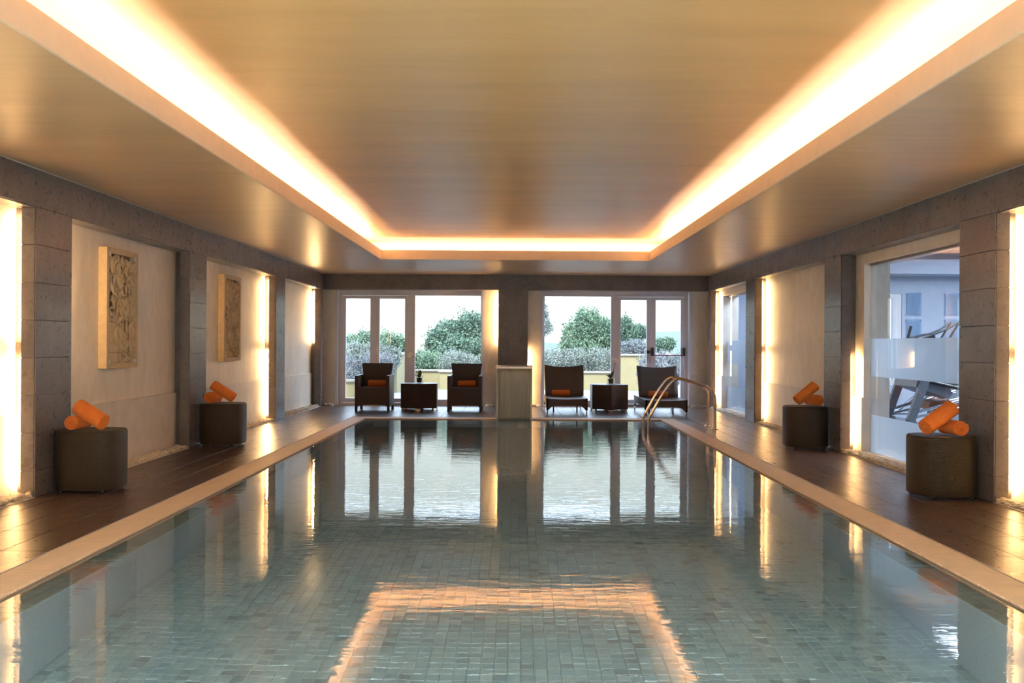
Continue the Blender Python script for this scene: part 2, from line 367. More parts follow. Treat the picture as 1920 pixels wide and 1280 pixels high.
for j in range(len(ys) - 1):
    y0, y1 = ys[j], ys[j + 1]
    if y1 - y0 < .02: continue
    r_ = rest if y1 < 5.0 else None
    for xs in (xl, xr):
        for i in range(len(xs) - 1):
            if y0 >= YB: continue
            floor_tile(xs[i], xs[i + 1], y0, min(y1, YB), r_)
    if y1 > GY1:
        xs = cols(GX0, GX1, -3.035)
        for i in range(len(xs) - 1): floor_tile(xs[i], xs[i + 1], max(y0, GY1), min(y1, YB), None)
    if y0 < PY0 - .25:
        xs = cols(GX0, GX1, -3.035)
        for i in range(len(xs) - 1): floor_tile(xs[i], xs[i + 1], y0, min(y1, PY0 - .25), rest)
# in front of the doors
for (x0, x1) in ((-3.58, -.62), (.50, 3.50)):
    xs = cols(x0, x1, -3.035)
    for i in range(len(xs) - 1): floor_tile(xs[i], xs[i + 1], YB, YB + .28, rest)
o = rest.build('tile', M['floor_tile'], floor); tag(o, kind='stuff')

# ---- side walls
def tile_on(parent, axis, s, a0, a1, z0, z1, plane, mat=None, depth=.010):
    """tile on a wall: axis 'X' = faces the pool (plane is |x|), axis 'Y' = faces the camera (plane is y)"""
    g = .0018; mat = mat or M['wall_tile']; n = 'tile'
    if axis == 'X': mesh_obj(n, tile_mesh(n, depth, a1 - a0 - 2 * g, z1 - z0 - 2 * g, mat), parent, (s * (plane + depth / 2), (a0 + a1) / 2, (z0 + z1) / 2))
    else: mesh_obj(n, tile_mesh(n, a1 - a0 - 2 * g, depth, z1 - z0 - 2 * g, mat), parent, ((a0 + a1) / 2, plane + depth / 2, (z0 + z1) / 2))
courses = [(0, .21)] + [(.21 + .30 * k, .51 + .30 * k) for k in range(7)]        # up to 2.31
for s, nm in ((-1, 'left'), (1, 'right')):
    core = MB(); sx = lambda a, b_: (min(s * a, s * b_), max(s * a, s * b_))
    for (p0, p1) in pillars:
        x0, x1 = sx(W + .01, W + .04); core.box(x0, x1, p0 + .01, p1 - .01, 0, HB)
        x0, x1 = sx(W + .04, W + .12); core.box(x0, x1, p0 + .0102, p0 + .018, 0, HB); core.box(x0, x1, p1 - .018, p1 - .0, 0, HB); core.box(x0, x1, p0 + .08, p1 - .08, 0, HB)
        x0, x1 = sx(W + .12, W + .44); core.box(x0, x1, p0 + .08, p1 - .08, 0, HB)
    x0, x1 = sx(W + .01, W + .44); core.box(x0, x1, YF, YB, HB, H + .4)          # beam
    x0, x1 = sx(W + .01, W + .04); core.box(x0, x1, 18.39, YB, 0, HB)
    x0, x1 = sx(W + .04, W + .12); core.box(x0, x1, 18.3902, 18.398, 0, HB); core.box(x0, x1, 18.46, YB, 0, HB)
    x0, x1 = sx(W + .12, W + .44); core.box(x0, x1, 18.46, YB + .4, 0, HB)
    x0, x1 = sx(W + .12, W + .44); core.box(x0, x1, YF, -.52, 0, HB)
    wall = core.build('wall_' + nm, M['grout_wall']); tag(wall, kind='structure')
    for pi, (p0, p1) in enumerate(pillars + [(18.38, YB)]):
        if p1 < 5 and pi < 5:
            a = MB(); x0, x1 = sx(W, W + .01)
            for z0, z1 in courses: a.box(x0, x1, p0, p1, z0 + .002, z1 - .002)
            x0, x1 = sx(W, W + .12)
            for z0, z1 in courses: a.box(x0, x1, p0, p0 + .01, z0 + .002, z1 - .002)
            tag(a.build('tile', M['wall_tile'], wall), kind='stuff'); continue
        for z0, z1 in courses:
            tile_on(wall, 'X', s, p0, p1, z0, z1, W)
            a0, a1 = sx(W + .0105, W + .12); tile_on(wall, 'Y', s, a0, a1, z0, z1, p0)
        for z0, z1 in ((0, .51), (.51, 1.11), (1.11, 1.71), (1.71, HB)):
            a0, a1 = sx(W + .12, W + .20); tile_on(wall, 'Y', s, a0, a1, z0, z1, p0 + .07)
    yj = 7.46
    js = [7.46 + .591 * k for k in range(-18, 19)] + [YB]
    a = MB()
    for i in range(len(js) - 1):
        if js[i + 1] < 5: x0, x1 = sx(W, W + .01); a.box(x0, x1, js[i] + .002, js[i + 1] - .002, HB, H)
        elif js[i + 1] - js[i] > .02: tile_on(wall, 'X', s, js[i], js[i + 1], HB, H, W)
    tag(a.build('tile', M['wall_tile'], wall), kind='stuff')
    for (o0, o1) in openings:       # soffit tiles of each opening
        n = max(1, round((o1 - o0) / .591))
        for k in range(n):
            if o1 < 5: continue
            q0, q1 = o0 + (o1 - o0) * k / n, o0 + (o1 - o0) * (k + 1) / n
            mesh_obj('tile', tile_mesh('tile', .19, q1 - q0 - .004, .008, M['wall_tile']), wall, (s * (W + .105), (q0 + q1) / 2, HB - .004))
    # plaster niche backs
    pl = MB(); pn = MB()
    XP = W + .20
    def pbox(mb, a, b_, y0, y1, z0, z1):
        q0, q1 = sx(a, b_); mb.box(q0, q1, y0, y1, z0, z1)
    for oi_, (o0, o1) in enumerate(openings):
        y0, y1 = o0 - .08, o1 + .08
        if s == 1 and oi_ in (2, 4):
            wy0, wy1 = (8.25, 10.80) if oi_ == 2 else (15.70, 18.12)
            XE = W + .50
            pbox(pl, XP, XE, y0, y1, 2.19, HB); pbox(pl, XP, XE, y0, wy0, .65, 2.19); pbox(pl, XP, XE, wy1, y1, .65, 2.19)
            pbox(pn, XP - .022, XE, y0, wy0, 0, .65); pbox(pn, XP - .022, XE, wy1, y1, 0, .65)
        else:
            pbox(pl, XP, W + .42, y0, y1, .65, HB); pbox(pn, XP - .022, W + .42, y0, y1, 0, .65)
    o = pl.build('plaster_panel', M['plaster'], wall); o = pn.build('plinth', M['plinth'], wall)

# ---- back wall
core = MB()
core.box(-W - .4, W + .4, YB + .01, YB + .42, HB, H + .4)
core.box(-.33, .24, YB + .01, YB + .10, 0, HB); core.box(-.26, .17, YB + .10, YB + .42, 0, HB)
wb = core.build('wall_back', M['grout_wall']); tag(wb, kind='structure')
xs = [-W] + [-.34 - .575 * k for k in range(5, -1, -1)] + [.25 + .575 * k for k in range(0, 7)] ; xs = [x for x in xs if x < W - .1] + [W]
for i in range(len(xs) - 1): tile_on(wb, 'Y', 1, xs[i], xs[i + 1], HB, H, YB)
for z0, z1 in courses:
    tile_on(wb, 'Y', 1, -.34, .25, z0, z1, YB)
pl = MB(); pn = MB()
for (x0, x1) in ((-W - .2, -3.60), (-.60, -.24), (.15, .50), (3.52, W + .2)):
    pl.box(x0, x1, YB + .20, YB + .40, .65, HB); pn.box(x0 - (.0 if x0 > -1 else 0), x1 + .012, YB + .18, YB + .40, 0, .65)
pl.build('plaster_panel', M['plaster'], wb); pn.build('plinth', M['plinth'], wb)

# ---- front wall behind the camera
fw = MB(); fw.box(-W - .4, W + .4, YF - .2, YF, 0, H + .4)
tag(fw.build('wall_front', M['grout_wall']), kind='structure')

# ---- ceiling: lower ring with cove, upper field
ce = MB()
ce.box(-W - .01, -CX - .018, YF, YB + .02, H, H + .03); ce.box(CX + .018, W + .01, YF, YB + .02, H, H + .03)
ce.box(-CX - .018, CX + .018, CY1 + .018, YB + .02, H, H + .03); ce.box(-CX - .018, CX + .018, YF, CY0 - .018, H, H + .03)
ceiling = ce.build('ceiling', M['ceiling_low']); tag(ceiling, kind='structure')
lip = MB(); z1 = 2.768; t_ = .018
lip.box(-CX - t_, -CX, CY0, CY1, H, z1); lip.box(CX, CX + t_, CY0, CY1, H, z1)
lip.box(-CX - t_, CX + t_, CY1, CY1 + t_, H, z1); lip.box(-CX - t_, CX + t_, CY0 - t_, CY0, H, z1)
lip.build('cove_lip', M['cove'], ceiling)
cw = MB(); a = 2.60; yb_ = CY1 + .42; yf_ = CY0 - .4; ZU = 2.935
cw.box(-a - .05, -a, yf_, yb_, H + .03, ZU + .05); cw.box(a, a + .05, yf_, yb_, H + .03, ZU + .05)
cw.box(-a, a, yb_, yb_ + .05, H + .03, ZU + .05); cw.box(-a, a, yf_ - .05, yf_, H + .03, ZU + .05)
cw.build('cove_wall', M['cove'], ceiling)
up = MB(); up.box(-a - .05, a + .05, yf_ - .05, yb_ + .05, ZU, ZU + .05); up.build('upper_ceiling', M['ceiling'], ceiling)
rf = MB(); rf.box(-W - .6, W + .6, YF - .2, YB + .45, H + .40, H + .5); tag(rf.build('roof_slab', M['trim']), kind='structure')
# thin white trim between beam and ceiling
for n, (x0, x1, y0, y1) in enumerate([(-W, -W + .006, YF, YB), (W - .006, W, YF, YB), (-W, W, YB - .006, YB)]):
    t = MB(); t.box(x0, x1, y0, y1, H - .008, H - .0005); tag(t.build('trim_%d' % (n + 1), M['trim']), kind='structure')

# ================================================================== glazing at the far end
YW = YB + .30
def bars(mb, x0, x1, z0, z1, gx0, gx1, gz0, gz1, y0, y1, c=.004):
    mb.cbox(x0, gx0, y0, y1, z0, z1, c); mb.cbox(gx1, x1, y0, y1, z0, z1, c)
    mb.cbox(gx0, gx1, y0, y1, z0, gz0, c); mb.cbox(gx0, gx1, y0, y1, gz1, z1, c)
def glazing(win, door, fx, pane_x, leafs, mull):
    # fixed light
    w = empty(win); tag(w, kind='structure')
    b0 = MB(); bars(b0, fx[0], fx[1], .04, 2.30, pane_x[0], pane_x[1], .12, 2.206, YW, YW + .07); b0.build('window_frame', M['pvc'], w)
    p_ = MB(); p_.box(pane_x[0] - .01, pane_x[1] + .01, YW + .03, YW + .038, .11, 2.216); p_.build('pane', M['pane'], w)
    d = empty(door); tag(d, kind='structure')
    b1 = MB(); x0 = min(l[0] for l in leafs); x1 = max(l[1] for l in leafs)
    b1.cbox(x0 - .085, x1 + .085, YW, YW + .07, 2.205, 2.30, .004); b1.cbox(x0 - .085, x0 - .003, YW, YW + .07, .0, 2.205, .004); b1.cbox(x1 + .003, x1 + .085, YW, YW + .07, .0, 2.205, .004)
    b1.cbox(x0, x1, YW, YW + .07, 0, .05, .004); b1.build('door_frame', M['pvc'], d)
    lo = []
    for (l0, l1, g0, g1) in leafs:
        b2 = MB(); bars(b2, l0, l1, .055, 2.20, g0, g1, .14, 2.14, YW - .012, YW + .055)
        lf = b2.build('door_leaf', M['pvc'], d); p2 = MB(); p2.box(g0 - .01, g1 + .01, YW + .02, YW + .028, .13, 2.15); p2.build('pane', M['pane'], lf); lo.append(lf)
    return d, lo
# reveal strips of white board at the outer jambs
for (x0, x1) in ((-3.60, -3.545), (3.48, 3.525), (-.66, -.60), (.495, .535)):
    t = MB(); t.box(x0, x1, YB + .20, YW + .08, 0, HB); tag(t.build('trim_4', M['pvc']), kind='structure')
th = MB(); th.box(-3.56, -.62, YW - .03, YW + .09, 0, .04); th.box(.50, 3.5, YW - .03, YW + .09, 0, .04); tag(th.build('trim_5', M['steel']), kind='structure')
th = MB(); th.box(-3.56, -.62, YW - .02, YW + .09, 2.295, HB); th.box(.50, 3.5, YW - .02, YW + .09, 2.295, HB); tag(th.build('trim_6', M['pvc']), kind='structure')
d1, l1 = glazing('window_1', 'door_1', (-2.085, -.63), (-2.013, -.69), [(-3.46, -2.785, -3.400, -2.912), (-2.780, -2.170, -2.723, -2.217)], -2.08)
d2, l2 = glazing('window_2', 'door_2', (.535, 1.985), (.587, 1.922), [(2.070, 2.695, 2.118, 2.635), (2.700, 3.385, 2.817, 3.320)], 1.99)
# lever handle on door 1
h = MB(); h.cbox(-2.785, -2.757, YW - .024, YW - .012, .95, 1.18, .003); h.tube([(-2.771, YW - .02, 1.105), (-2.771, YW - .07, 1.105), (-2.64, YW - .07, 1.105)], .010, 8)
h.build('door_handle', M['white'], l1[1])
k = MB(); k.lathe([(0, 0), (.009, 0), (.009, .012), (0, .012)], 10, m=Matrix.Translation((-2.771, YW - .024, 1.00)) @ Matrix.Rotation(PI / 2, 4, 'X')); k.build('lock_cylinder', M['black'], l1[1])
# panic bar on door 2
h = MB()
for x in (2.745, 3.375): h.cbox(x - .03, x + .03, YW - .10, YW - .012, 1.02, 1.19, .015)
h.tube([(2.63, YW - .05, 1.10), (2.70, YW - .06, 1.10)], .028, 10)
pb = h.build('panic_bar', M['black'], l2[1])
h = MB(); h.tube([(2.745, YW - .085, 1.035), (3.375, YW - .085, 1.035)], .012, 10); h.build('push_rail', M['red'], pb)
h = MB(); h.cbox(2.705, 2.725, YW - .03, YW - .012, .88, .98, .003); h.build('lock_plate', M['steel'], l2[1])

# ================================================================== gym windows in the right wall
XG = W + .275
for n, (y0, y1) in ((3, (8.25, 10.80)), (4, (15.70, 18.12))):
    w = empty('window_%d' % n); tag(w, kind='structure')
    p_ = MB(); p_.box(XG, XG + .010, y0 + .001, y1 - .001, .03, 2.165); p_.build('pane', M['pane_gym'], w)
    f = MB(); f.box(W + .20, W + .5, y0, y1, 0, .03); f.build('window_sill', M['plinth'], w)
    f = MB(); f.box(XG - .012, XG + .022, y0, y1, 2.165, 2.19); f.build('window_frame', M['wall_tile'], w)
    for (z0, z1) in ((.895, 1.325), (.032, .455)):
        q = MB(); q.box(XG + .012, XG + .0135, y0 + .002, y1 - .002, z0, z1); q.build('frosted_band', M['frost'], w)

# gym room
XI = W + .50
g = MB(); g.box(XI, 9.6, 5.0, 19.2, -.1, 0); tag(g.build('floor_gym', M['gym_floor']), kind='structure')
g = MB(); g.box(XI - .02, 9.6, 5.0, 19.2, 2.78, 2.85); g_ = g.build('ceiling_gym', M['gym_ceiling']); tag(g_, kind='structure')
g = MB()
YG = 15.0
g.box(XI, 5.35, YG, YG + .15, 0, 2.78); g.box(5.35, 6.18, YG, YG + .15, 2.08, 2.78); g.box(5.35, 6.18, YG, YG + .15, 0, .62); g.box(6.18, 9.6, YG, YG + .15, 0, 2.78)
g.box(XI, 9.6, YG - .55, YG, 2.36, 2.58)                       # bulkhead under the ceiling
gf = g.build('wall_gym_far', M['pvc_gym']); tag(gf, kind='structure')
g = MB(); g.box(9.5, 9.6, 5.0, YG, 0, 2.78); g.box(XI, 9.6, 4.9, 5.0, 0, 2.78); tag(g.build('wall_gym_side', M['pvc_gym']), kind='structure')
g = MB(); g.box(5.35, 5.45, YG + .15, 19.2, 0, 2.78); g.box(XI, 5.45, 19.1, 19.2, 0, 2.78); g.box(4.98, 5.35, 16.4, 16.9, 0, 2.6); tag(g.build('wall_store', M['pvc_gym']), kind='structure')
w = empty('window_5'); tag(w, kind='structure')
f = MB(); bars(f, 5.35, 6.18, .62, 2.08, 5.43, 6.04, .70, 2.0, YG + .02, YG + .10); f.build('window_frame', M['white'], w)
f = MB(); f.box(5.42, 6.05, YG + .05, YG + .056, .69, 2.01); f.build('pane', M['pane'], w)
lp = MB(); lp.box(5.9, 7.7, 10.6, 13.2, 2.755, 2.775); tag(lp.build('light_panel', M['panel_light']), 'bright square ceiling light panel in the gym seen through the nearest right window', 'ceiling light')
# four clear acrylic notice holders on the gym far wall
def holder(x0, x1, z0, z1, label):
    t = empty('notice_holder', ((x0 + x1) / 2, YG, z0)); tag(t, label, 'notice holder', 'clear notice holders on the gym wall')
    q = MB(); q.box(-(x1 - x0) / 2, (x1 - x0) / 2, -.028, -.022, 0, z1 - z0); q.build('acrylic_sheet', M['pane_gym'], t)
    q = MB(); q.box(-(x1 - x0) / 2 + .02, (x1 - x0) / 2 - .02, -.021, -.019, .02, z1 - z0 - .02); q.build('paper', M['frost'], t)
    sf = MB().lathe([(0, -.034), (.009, -.034), (.009, 0), (0, 0)], 8, m=Matrix.Rotation(-PI / 2, 4, 'X')).mesh('standoff', M['chrome'])
    for sx_ in (-1, 1):
        for z in (.02, z1 - z0 - .02): mesh_obj('standoff', sf, t, (sx_ * ((x1 - x0) / 2 - .012), 0, z))
holder(6.23, 6.48, 1.73, 2.10, 'clear acrylic notice holder on the gym wall, upper one right of the gym window')
holder(6.84, 7.10, 1.73, 2.10, 'clear acrylic notice holder on the gym wall, upper one at the glass edge')
holder(6.23, 6.48, 1.28, 1.68, 'clear acrylic notice holder on the gym wall, lower one right of the gym window')
holder(6.84, 7.10, 1.28, 1.68, 'clear acrylic notice holder on the gym wall, lower one at the glass edge')

# ================================================================== pool
LX = .16; D1, D2 = .12, 1.14
basin = MB(); gz = .003
basin.box(PX0 - .25, PX0 + LX, PY0 - .25, GY1, -D2, -D1 - gz); basin.box(PX1 - LX, PX1 + .25, PY0 - .25, GY1, -D2, -D1 - gz)
basin.box(PX0 + LX, PX1 - LX, PY1 - LX, GY1, -D2, -D1 - gz); basin.box(PX0 + LX, PX1 - LX, PY0 - .25, PY0, -D2, -D1 - gz)
pool = basin.build('pool_basin', M['pool_wall']); tag(pool, kind='structure')
sl_ = MB(); sl_.box(PX0 - .25, PX1 + .25, PY0 - .25, GY1, -D2 - .1, -D2 - gz); sl_.build('floor_slab', M['pool_grout'], pool)
wl = MB()
wl.box(PX0 - .25, PX0 - .001, PY0 - .25, GY1, -D1, -.05); wl.box(PX1 + .001, PX1 + .25, PY0 - .25, GY1, -D1, -.05); wl.box(PX0, PX1, PY1 + .001, GY1, -D1, -.05); wl.box(PX0, PX1, PY0 - .25, PY0, -D1, -.05)
for (x0, x1, y0, y1) in ((PX0 - .02, PX0, PY0, PY1), (PX1, PX1 + .02, PY0, PY1), (PX0 - .02, PX1 + .02, PY1, PY1 + .02)): wl.box(x0, x1, y0, y1, -.05, -.012)
wl.build('gutter', M['channel'], pool)
def mosaic(x0, x1, y0, y1, z, step, near_limit):
    nx = max(1, round((x1 - x0) / step)); ny = max(1, round((y1 - y0) / step)); dx = (x1 - x0) / nx; dy = (y1 - y0) / ny
    vs_, fs, tone = [], [], []; singles = []
    for j in range(ny):
        for i in range(nx):
            a0, a1 = x0 + i * dx + .0016, x0 + (i + 1) * dx - .0016; b0, b1 = y0 + j * dy + .0016, y0 + (j + 1) * dy - .0016
            if j * nx + i < near_limit[1] and b0 > near_limit[0]: pass
            jz = R.uniform(-.0012, .0012); b = len(vs_); zt = z + jz; zb = z - .004
            if near_limit and b0 > near_limit[0] and len(singles) < near_limit[1]:
                singles.append(((a0 + a1) / 2, (b0 + b1) / 2, zt)); continue
            c = .003
            vs_ += [(a0, b0, zb), (a1, b0, zb), (a1, b1, zb), (a0, b1, zb), (a0 + c, b0 + c, zt), (a1 - c, b0 + c, zt), (a1 - c, b1 - c, zt), (a0 + c, b1 - c, zt)]
            fs += [(b + 4, b + 5, b + 6, b + 7), (b, b + 1, b + 5, b + 4), (b + 1, b + 2, b + 6, b + 5), (b + 2, b + 3, b + 7, b + 6), (b + 3, b, b + 4, b + 7)]
            r = R.random(); r = .02 + .2 * R.random() if r < .11 else .3 + .7 * R.random()
            tone += [r] * 5
    return vs_, fs, tone, singles, (dx - .0032, dy - .0032)
V, F, T = [], [], []
def merge(t):
    b = len(V); V.extend(t[0]); F.extend(tuple(b + i for i in f) for f in t[1]); T.extend(t[2])
t = mosaic(PX0 + LX, PX1 - LX, 2.6, PY1 - LX, -D2 + .002, .0675, (4.3, 290)); merge(t)
sm_ = MB(); sx_, sy_ = t[4]; c = .003
sm_.add([(-sx_ / 2, -sy_ / 2, -.005), (sx_ / 2, -sy_ / 2, -.005), (sx_ / 2, sy_ / 2, -.005), (-sx_ / 2, sy_ / 2, -.005), (-sx_ / 2 + c, -sy_ / 2 + c, 0), (sx_ / 2 - c, -sy_ / 2 + c, 0), (sx_ / 2 - c, sy_ / 2 - c, 0), (-sx_ / 2 + c, sy_ / 2 - c, 0)],
        [(4, 5, 6, 7), (0, 1, 5, 4), (1, 2, 6, 5), (2, 3, 7, 6), (3, 0, 4, 7)])
sme = sm_.mesh('tile', M['mosaic_single'])
for p_ in t[3]: mesh_obj('tile', sme, pool, p_)
for (x0, x1, y0, y1) in ((PX0, PX0 + LX, 2.6, PY1), (PX1 - LX, PX1, 2.6, PY1), (PX0 + LX, PX1 - LX, PY1 - LX, PY1)): merge(mosaic(x0, x1, y0, y1, -D1 + .002, .08, (99, 0)))
me = bpy.data.meshes.new('tile'); me.from_pydata(V, [], F); at = me.attributes.new('tone', 'FLOAT', 'FACE'); at.data.foreach_set('value', T); me.materials.append(M['mosaic']); me.update()
o = mesh_obj('tile', me, pool); tag(o, kind='stuff')
# pale edging strip along the ledge
e = MB(); s_ = .012
e.box(PX0 + LX - s_, PX0 + LX + .002, 2.6, PY1 - LX, -D1 - .004, -D1 + .006); e.box(PX1 - LX - .002, PX1 - LX + s_, 2.6, PY1 - LX, -D1 - .004, -D1 + .006)
e.build('edging', M['pool_grout'], pool)
water = MB(); water.add([(PX0, PY0, -.018), (PX1, PY0, -.018), (PX1, PY1, -.018), (PX0, PY1, -.018)], [(0, 1, 2, 3)])
tag(water.build('pool_water', M['water']), 'still grey green water filling the pool', 'water', kind='stuff')

# ---- overflow grating, 1 m sections of thin cross slats
def grate(name, x0, x1, y0, y1, along, label, far=False):
    t = empty(name, ((x0 + x1) / 2, (y0 + y1) / 2, -.03)); tag(t, label, 'grating', 'overflow gratings round the pool')
    L = (y1 - y0) if along == 'Y' else (x1 - x0); Wd = (x1 - x0) if along == 'Y' else (y1 - y0)
    n = max(1, round(L / 1.0)); sl = L / n; q = MB(); ns = int(sl / .02); pt = sl / ns
    for i in range(ns):
        a0 = -sl / 2 + i * pt + .0035; a1 = a0 + pt - .007
        if along == 'Y': q.box(-Wd / 2 + .004, Wd / 2 - .004, a0, a1, .010, .028)
        else: q.box(a0, a1, -Wd / 2 + .004, Wd / 2 - .004, .010, .028)
    nr = 9
    for i in range(nr):
        c_ = -Wd / 2 + .012 + i * (Wd - .024) / (nr - 1)
        if along == 'Y': q.box(c_ - .004, c_ + .004, -sl / 2 + .001, sl / 2 - .001, .008, .025)
        else: q.box(-sl / 2 + .001, sl / 2 - .001, c_ - .004, c_ + .004, .008, .025)
    me = q.mesh('grate_section', M['grate'])
    for i in range(n):
        c_ = -L / 2 + (i + .5) * sl; mesh_obj('grate_section', me, t, (0, c_, 0) if along == 'Y' else (c_, 0, 0))
    b = MB(); b.box(-(x1 - x0) / 2, (x1 - x0) / 2, -(y1 - y0) / 2, (y1 - y0) / 2, -.03, .004); b.build('channel', M['channel'], t)
    return t
grate('overflow_grating', GX0, PX0, PY0, GY1, 'Y', 'long beige slatted overflow grating along the left edge of the pool')
grate('overflow_grating', PX1, GX1, PY0, GY1, 'Y', 'long beige slatted overflow grating along the right edge of the pool')
grate('overflow_grating', PX0, PX1, PY1, GY1, 'X', 'beige overflow grating across the far end of the pool under the waterfall')
ed = MB()
ed.box(GX0 - .006, GX0, PY0, GY1, -.03, .002); ed.box(GX1, GX1 + .006, PY0, GY1, -.03, .002); ed.box(GX0, GX1, GY1, GY1 + .006, -.03, .002)
tag(ed.build('trim_7', M['trim']), kind='structure')

# ================================================================== wall tubes
def tube_light(x, y, half, mat, label, group='warm tube lights hidden in the wall slots'):
    z0, z1 = ((.06, 1.16) if half == 'lower' else (1.22, 2.28))
    t = empty('tube_light', (x, y, z0)); tag(t, label, 'tube light', group)
    q = MB(); q.lathe([(.011, .03), (.011, z1 - z0 - .03)], 10); q.build('tube', mat, t)
    cp = MB().lathe([(0, 0), (.013, 0), (.013, .03), (0, .03)], 10).mesh('end_cap', M['white'])
    for z in (0, z1 - z0 - .03): mesh_obj('end_cap', cp, t, (0, 0, z))
niche = {1: 'nearest bay', 2: 'second bay', 3: 'third bay', 4: 'last bay', 0: 'bay behind the camera'}
def slot(s, oi_, end, halves, mat=None):
    o0, o1 = openings[oi_]
    y = o1 + .048 if end == 'far' else o0 - .048
    for hf in halves:
        x = s * (W + (.140 if (s, oi_, end, hf) in ((-1, 3, 'far', 'lower'), (-1, 4, 'far', 'upper')) else (.126 if end == 'near' else {1: .130, 0: .130, 2: .123, 3: .119, 4: .118}[oi_])))
        tube_light(x, y, hf, mat or M['tube'], 'warm %s tube in the %s slot of the %s, %s wall' % (hf, end, niche[oi_], 'left' if s < 0 else 'right'))
for s in (-1, 1):
    slot(s, 1, 'far', ('lower', 'upper')); slot(s, 0, 'far', ('lower', 'upper'))
slot(-1, 2, 'near', ('upper',)); slot(-1, 3, 'far', ('lower', 'upper')); slot(-1, 3, 'near', ('upper',), M['tube_dim']); slot(-1, 4, 'far', ('upper',))
slot(1, 2, 'far', ('lower',)); slot(1, 3, 'far', ('lower', 'upper')); slot(1, 4, 'far', ('lower', 'upper'))
tube_light(-.298, YB + .145, 'upper', M['tube'], 'warm upper tube light hidden behind the left edge of the central far pillar')
tube_light(.210, YB + .145, 'lower', M['tube'], 'warm lower tube light hidden behind the right edge of the central far pillar')

# ================================================================== pebble beds
def ico(sub):
    bm = bmesh.new(); bmesh.ops.create_icosphere(bm, subdivisions=sub, radius=1); vs_ = [v.co.copy() for v in bm.verts]; fs = [tuple(v.index for v in f.verts) for f in bm.faces]; bm.free(); return vs_, fs
IV, IF = ico(2)
shapes = []
for k in range(6):
    q = MB(); off = Vector((k * 3.7, 1.3, 2.2))
    q.add([v * (1 + .28 * noise.noise(v * 1.1 + off)) for v in IV], IF, True); shapes.append(q.mesh('pebble', M['pebble']))
def pebble_bed(x0, x1, y0, y1, label, singles, seed, kmul=1.0):
    rr = random.Random(seed); t = empty('pebble_bed', ((x0 + x1) / 2, (y0 + y1) / 2, 0)); tag(t, label, 'pebbles', 'white pebble beds at the foot of the walls')
    cx, cy = (x0 + x1) / 2, (y0 + y1) / 2; n = int((x1 - x0) * (y1 - y0) * 1500 * kmul); pts = []
    for i in range(n):
        r = rr.uniform(.014, .026); x = rr.uniform(x0 + r, x1 - r); y = rr.uniform(y0 + r, y1 - r)
        h = rr.random() ** 1.5 * .022
        pts.append((y, x, r, h))
    pts.sort(key=lambda p: (p[0] - p[3] * 6)); q = MB(); ns = 0
    for (y, x, r, h) in pts:
        m_ = Matrix.Translation((x - cx, y - cy, r * .55 + h + .002)) @ Matrix.Rotation(rr.uniform(0, PI), 4, 'Z') @ Matrix.Rotation(rr.uniform(-.4, .4), 4, 'X') @ Matrix.Diagonal((r * 1.2, r * .85, r * .6, 1))
        if ns < singles and h > .004:
            o = mesh_obj('pebble', rr.choice(shapes), t); o.matrix_basis = m_; ns += 1
        else:
            sh = rr.choice(shapes); q.add([m_ @ v.co for v in sh.vertices], IF, True)
    b = MB(); b.box(x0 - cx, x1 - cx, y0 - cy, y1 - cy, 0, .006); b.build('bed_base', M['plinth'], t)
    if q.v: tag(q.build('pebble', M['pebble'], t), kind='stuff')
bays = ['first', 'second', 'third', 'last']
for s, nm in ((-1, 'left'), (1, 'right')):
    for i, oi_ in enumerate((1, 2, 3, 4)):
        o0, o1 = openings[oi_]; a, b_ = sorted((s * (W - .004), s * (W + .178)))
        if oi_ == 1: o0 = 6.5
        pebble_bed(a, b_, o0 + .005, o1 + (.0), 'strip of cream pebbles at the foot of the %s bay of the %s wall' % (bays[i], nm), (90, 130, 60, 0)[i] + (60 if (s, oi_) == (1, 2) else 0), 50 + i * 2 + s, 1)
for (x0, x1, lb) in ((-W + .01, -3.60, 'small patch of white pebbles in the far left corner'), (-.60, -.35, 'small patch of white pebbles left of the central far pillar'), (.26, .50, 'small patch of white pebbles right of the central far pillar'), (3.50, W - .01, 'small patch of white pebbles in the far right corner')):
    pebble_bed(x0, x1, YB + .002, YB + .176, lb, 0, int(x0 * 10) + 90)

